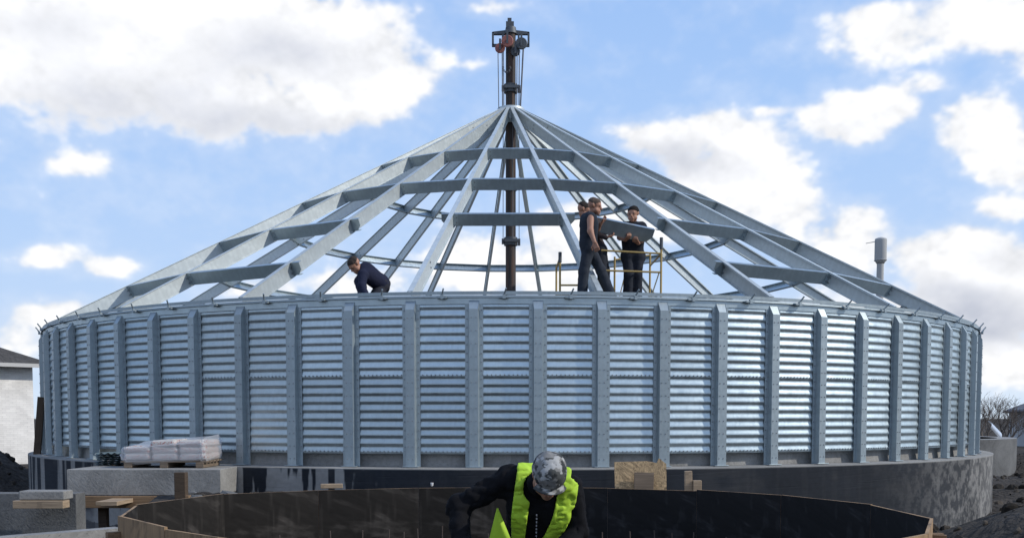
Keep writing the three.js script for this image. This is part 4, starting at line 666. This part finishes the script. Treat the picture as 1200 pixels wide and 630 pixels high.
// the man in the pit, bent forward in a bright vest and a camouflage cap
{
  const d = 6.35;
  const w = person({
    label: 'person in neon yellow vest, black jacket and camouflage cap bending over the pit', floor: PITFLOOR + .012, sleeves: 'long', topName: 'jacket', topColor: [.0075, .0075, .009], legColor: [.02, .022, .03], face: V(.10, -.80, .60), headUp: V(.16, .58, .80), bulk: .026, fold: .019, cell: .012, headCell: .005, handCell: .004, curl: .8,
    J: { ...pj({ head: [642.5, 560, 5.92], neck: [633, 564, 6.16], chest: [632, 592, 6.36], hip: [630, 672, 6.75], shL: [669, 573, 6.30], shR: [594, 562, 6.32], elL: [677, 622, 6.34], wrL: [650, 657, 6.08], elR: [536, 594, 6.34], wrR: [543, 648, 6.12] }), knL: V(.32, PITFLOOR + .50, 19.38), knR: V(.02, PITFLOOR + .50, 19.38), anL: V(.34, PITFLOOR + .10, 19.1), anR: V(0, PITFLOOR + .10, 19.1) },
    handL: V(-.3, -.9, .3), palmL: V(-.3, 0, -1), handR: V(.2, -1, .2), palmR: V(.3, 0, -1), footDir: V(0, 0, 1),
  });
  const { J, at3, torso, arms, put, H } = w, side = w.side, up = w.up, front = w.front, c0 = J.chest.clone();
  // vest: a thin shell over the jacket, open in front, with arm holes
  const f0 = wobble(field(torso, .04, .028), .018, 17, 3), fa = field([cap(J.shL.clone().lerp(J.elL, .12), J.elL, .085, .09), cap(J.shR.clone().lerp(J.elR, .12), J.elR, .085, .09)], .01);
  const loc = (x, y, z) => { const p = V(x - c0.x, y - c0.y, z - c0.z); return [p.dot(side), p.dot(up), p.dot(front)]; };
  const vest = (t, off, clip) => (x, y, z) => { const [a, b, c] = loc(x, y, z); let q = Math.abs(f0(x, y, z) - off) - t; const k = sst(.12, -.30, b), in0 = a < 0 ? .06 : mix(.10, .02, k), out0 = a < 0 ? mix(.165, .14, k) : mix(.225, .11, k), aa = Math.abs(a); if (c > -.02) q = Math.max(q, in0 - aa, aa - out0); else q = Math.max(q, aa - .17); q = Math.max(q, -fa(x, y, z)); q = Math.max(q, -.42 - b); q = Math.max(q, Math.hypot(a, b - .2, c - .05) < .115 ? .115 - Math.hypot(a, b - .2, c - .05) : -9); return clip ? Math.max(q, clip(a, b, c)) : q; };
  const bb = bounds(torso, .09), neon = mat({ color: rgb(.38, .58, .03), roughness: .75 });
  put('vest', sdfMesh(vest(.010, .020), ...bb, .0075), neon);
  put('reflective_strip', sdfMesh(vest(.006, .030, (a, b) => Math.abs(b + .20) - .025), ...bb, .0075), mat({ color: rgb(.45, .47, .48), roughness: .4, metalness: .3 }));
  // loose flap of the vest hanging under the right arm
  const q0 = P(581, 597, 6.18), fl = new THREE.PlaneGeometry(.13, .36, 8, 12); { const a = fl.attributes.position; for (let i = 0; i < a.count; i++) { const x = a.getX(i), y = a.getY(i), k = (.18 - y) / .36; a.setXYZ(i, x * (.06 + 1.15 * Math.min(1, k * 1.6)) + .03 * k - .02, y, .02 * Math.sin(x * 40 + y * 9)); } fl.translate(q0.x + .03, q0.y - .17, q0.z); fl.computeVertexNormals(); }
  put('vest_flap', fl, mat({ color: rgb(.38, .58, .03), roughness: .75, side: THREE.DoubleSide }));
  // cap: crown and peak with a printed camouflage
  const cg = [], T = H.T;
  const crown = sdfMesh((() => { const f = field([cap(T(0, .058, -.030), T(0, .062, .012), .103, .097)], .01), Mi = H.M.clone().invert(); return (x, y, z) => { const p = V(x, y, z).applyMatrix4(Mi); const seam = .0025 * Math.exp(-Math.pow(Math.sin(Math.atan2(p.x, p.z + .01) * 3) / .06, 2)); return Math.max(f(x, y, z) + seam + (fbm(x * 28, y * 28, z * 28, 2) - .5) * .012, -(p.y - .022)); }; })(), ...bounds([cap(T(0, .06, 0), T(0, .06, 0), .125)], .02), .005);
  const pk = new THREE.BufferGeometry(), pos = [], idx = [], NA = 18, NR = 6; for (const th of [0, .006]) for (let j = 0; j <= NR; j++) for (let i = 0; i <= NA; i++) { const a = (i / NA - .5) * 2.0, r = .085 + .048 * j / NR * Math.pow(Math.cos(a * .62), .7); const p = T(Math.sin(a) * r * .95, .030 + th - .35 * (Math.sin(a) * r) ** 2 * 6 - .10 * (r - .085), Math.cos(a) * r + .005); pos.push(p.x, p.y, p.z); }
  const NN = (NR + 1) * (NA + 1); for (let s = 0; s < 2; s++) for (let j = 0; j < NR; j++) for (let i = 0; i < NA; i++) { const a = s * NN + j * (NA + 1) + i, b = a + NA + 1; s ? idx.push(a, b, a + 1, a + 1, b, b + 1) : idx.push(a, a + 1, b, a + 1, b + 1, b); }
  for (let i = 0; i < NA; i++) { const a = NR * (NA + 1) + i; idx.push(a, a + 1, a + NN, a + 1, a + NN + 1, a + NN); }
  pk.setAttribute('position', new THREE.Float32BufferAttribute(pos, 3)); pk.setIndex(idx); pk.computeVertexNormals();
  const camo = (g) => { const p = g.attributes.position, col = []; for (let i = 0; i < p.count; i++) { const x = p.getX(i), y = p.getY(i), z = p.getZ(i), a = fbm(x * 24 + 3, y * 24, z * 24, 3), b = fbm(x * 30 + 40, y * 30, z * 30 + 9, 3), c = fbm(x * 22 + 80, y * 22 + 3, z * 22, 3); let k = [.20, .195, .185]; if (a > .53) k = [.055, .058, .055]; if (b > .56) k = [.36, .36, .35]; if (c > .60) k = [.022, .024, .024]; col.push(...k); } g.setAttribute('color', new THREE.Float32BufferAttribute(col, 3)); return g; };
  const camoMat = mat({ vertexColors: true, roughness: .9 });
  const cp = put('cap_crown', camo(crown), camoMat), pp = put('cap_peak', camo(pk), camoMat);
  // zip of the jacket
  const zc = P(628, 590, 6.2), zip = []; for (let i = 0; i < 9; i++) { const b = box(.008, .012, .006); const p = at3(J.chest, 0, .07 - i * .03, .165); b.translate(p.x, p.y, p.z); zip.push(b); } put('zip', merge(zip), mat({ color: rgb(.3, .3, .32), metalness: .7, roughness: .4 }));
  put('hair', sdfMesh((() => { const f = field([cap(T(0, .04, -.03), T(0, .03, -.02), .093, .088)], .01), Mi = H.M.clone().invert(); return (x, y, z) => { const p = V(x, y, z).applyMatrix4(Mi); return Math.max(f(x, y, z), p.z + .012 - 0, -(p.y + .045)); }; })(), ...bounds([cap(T(0, .03, -.02), T(0, .03, -.02), .11)], .02), .006), w.cloth([.03, .025, .022]));
}
console.log('people done');
renderer.render(scene, camera);
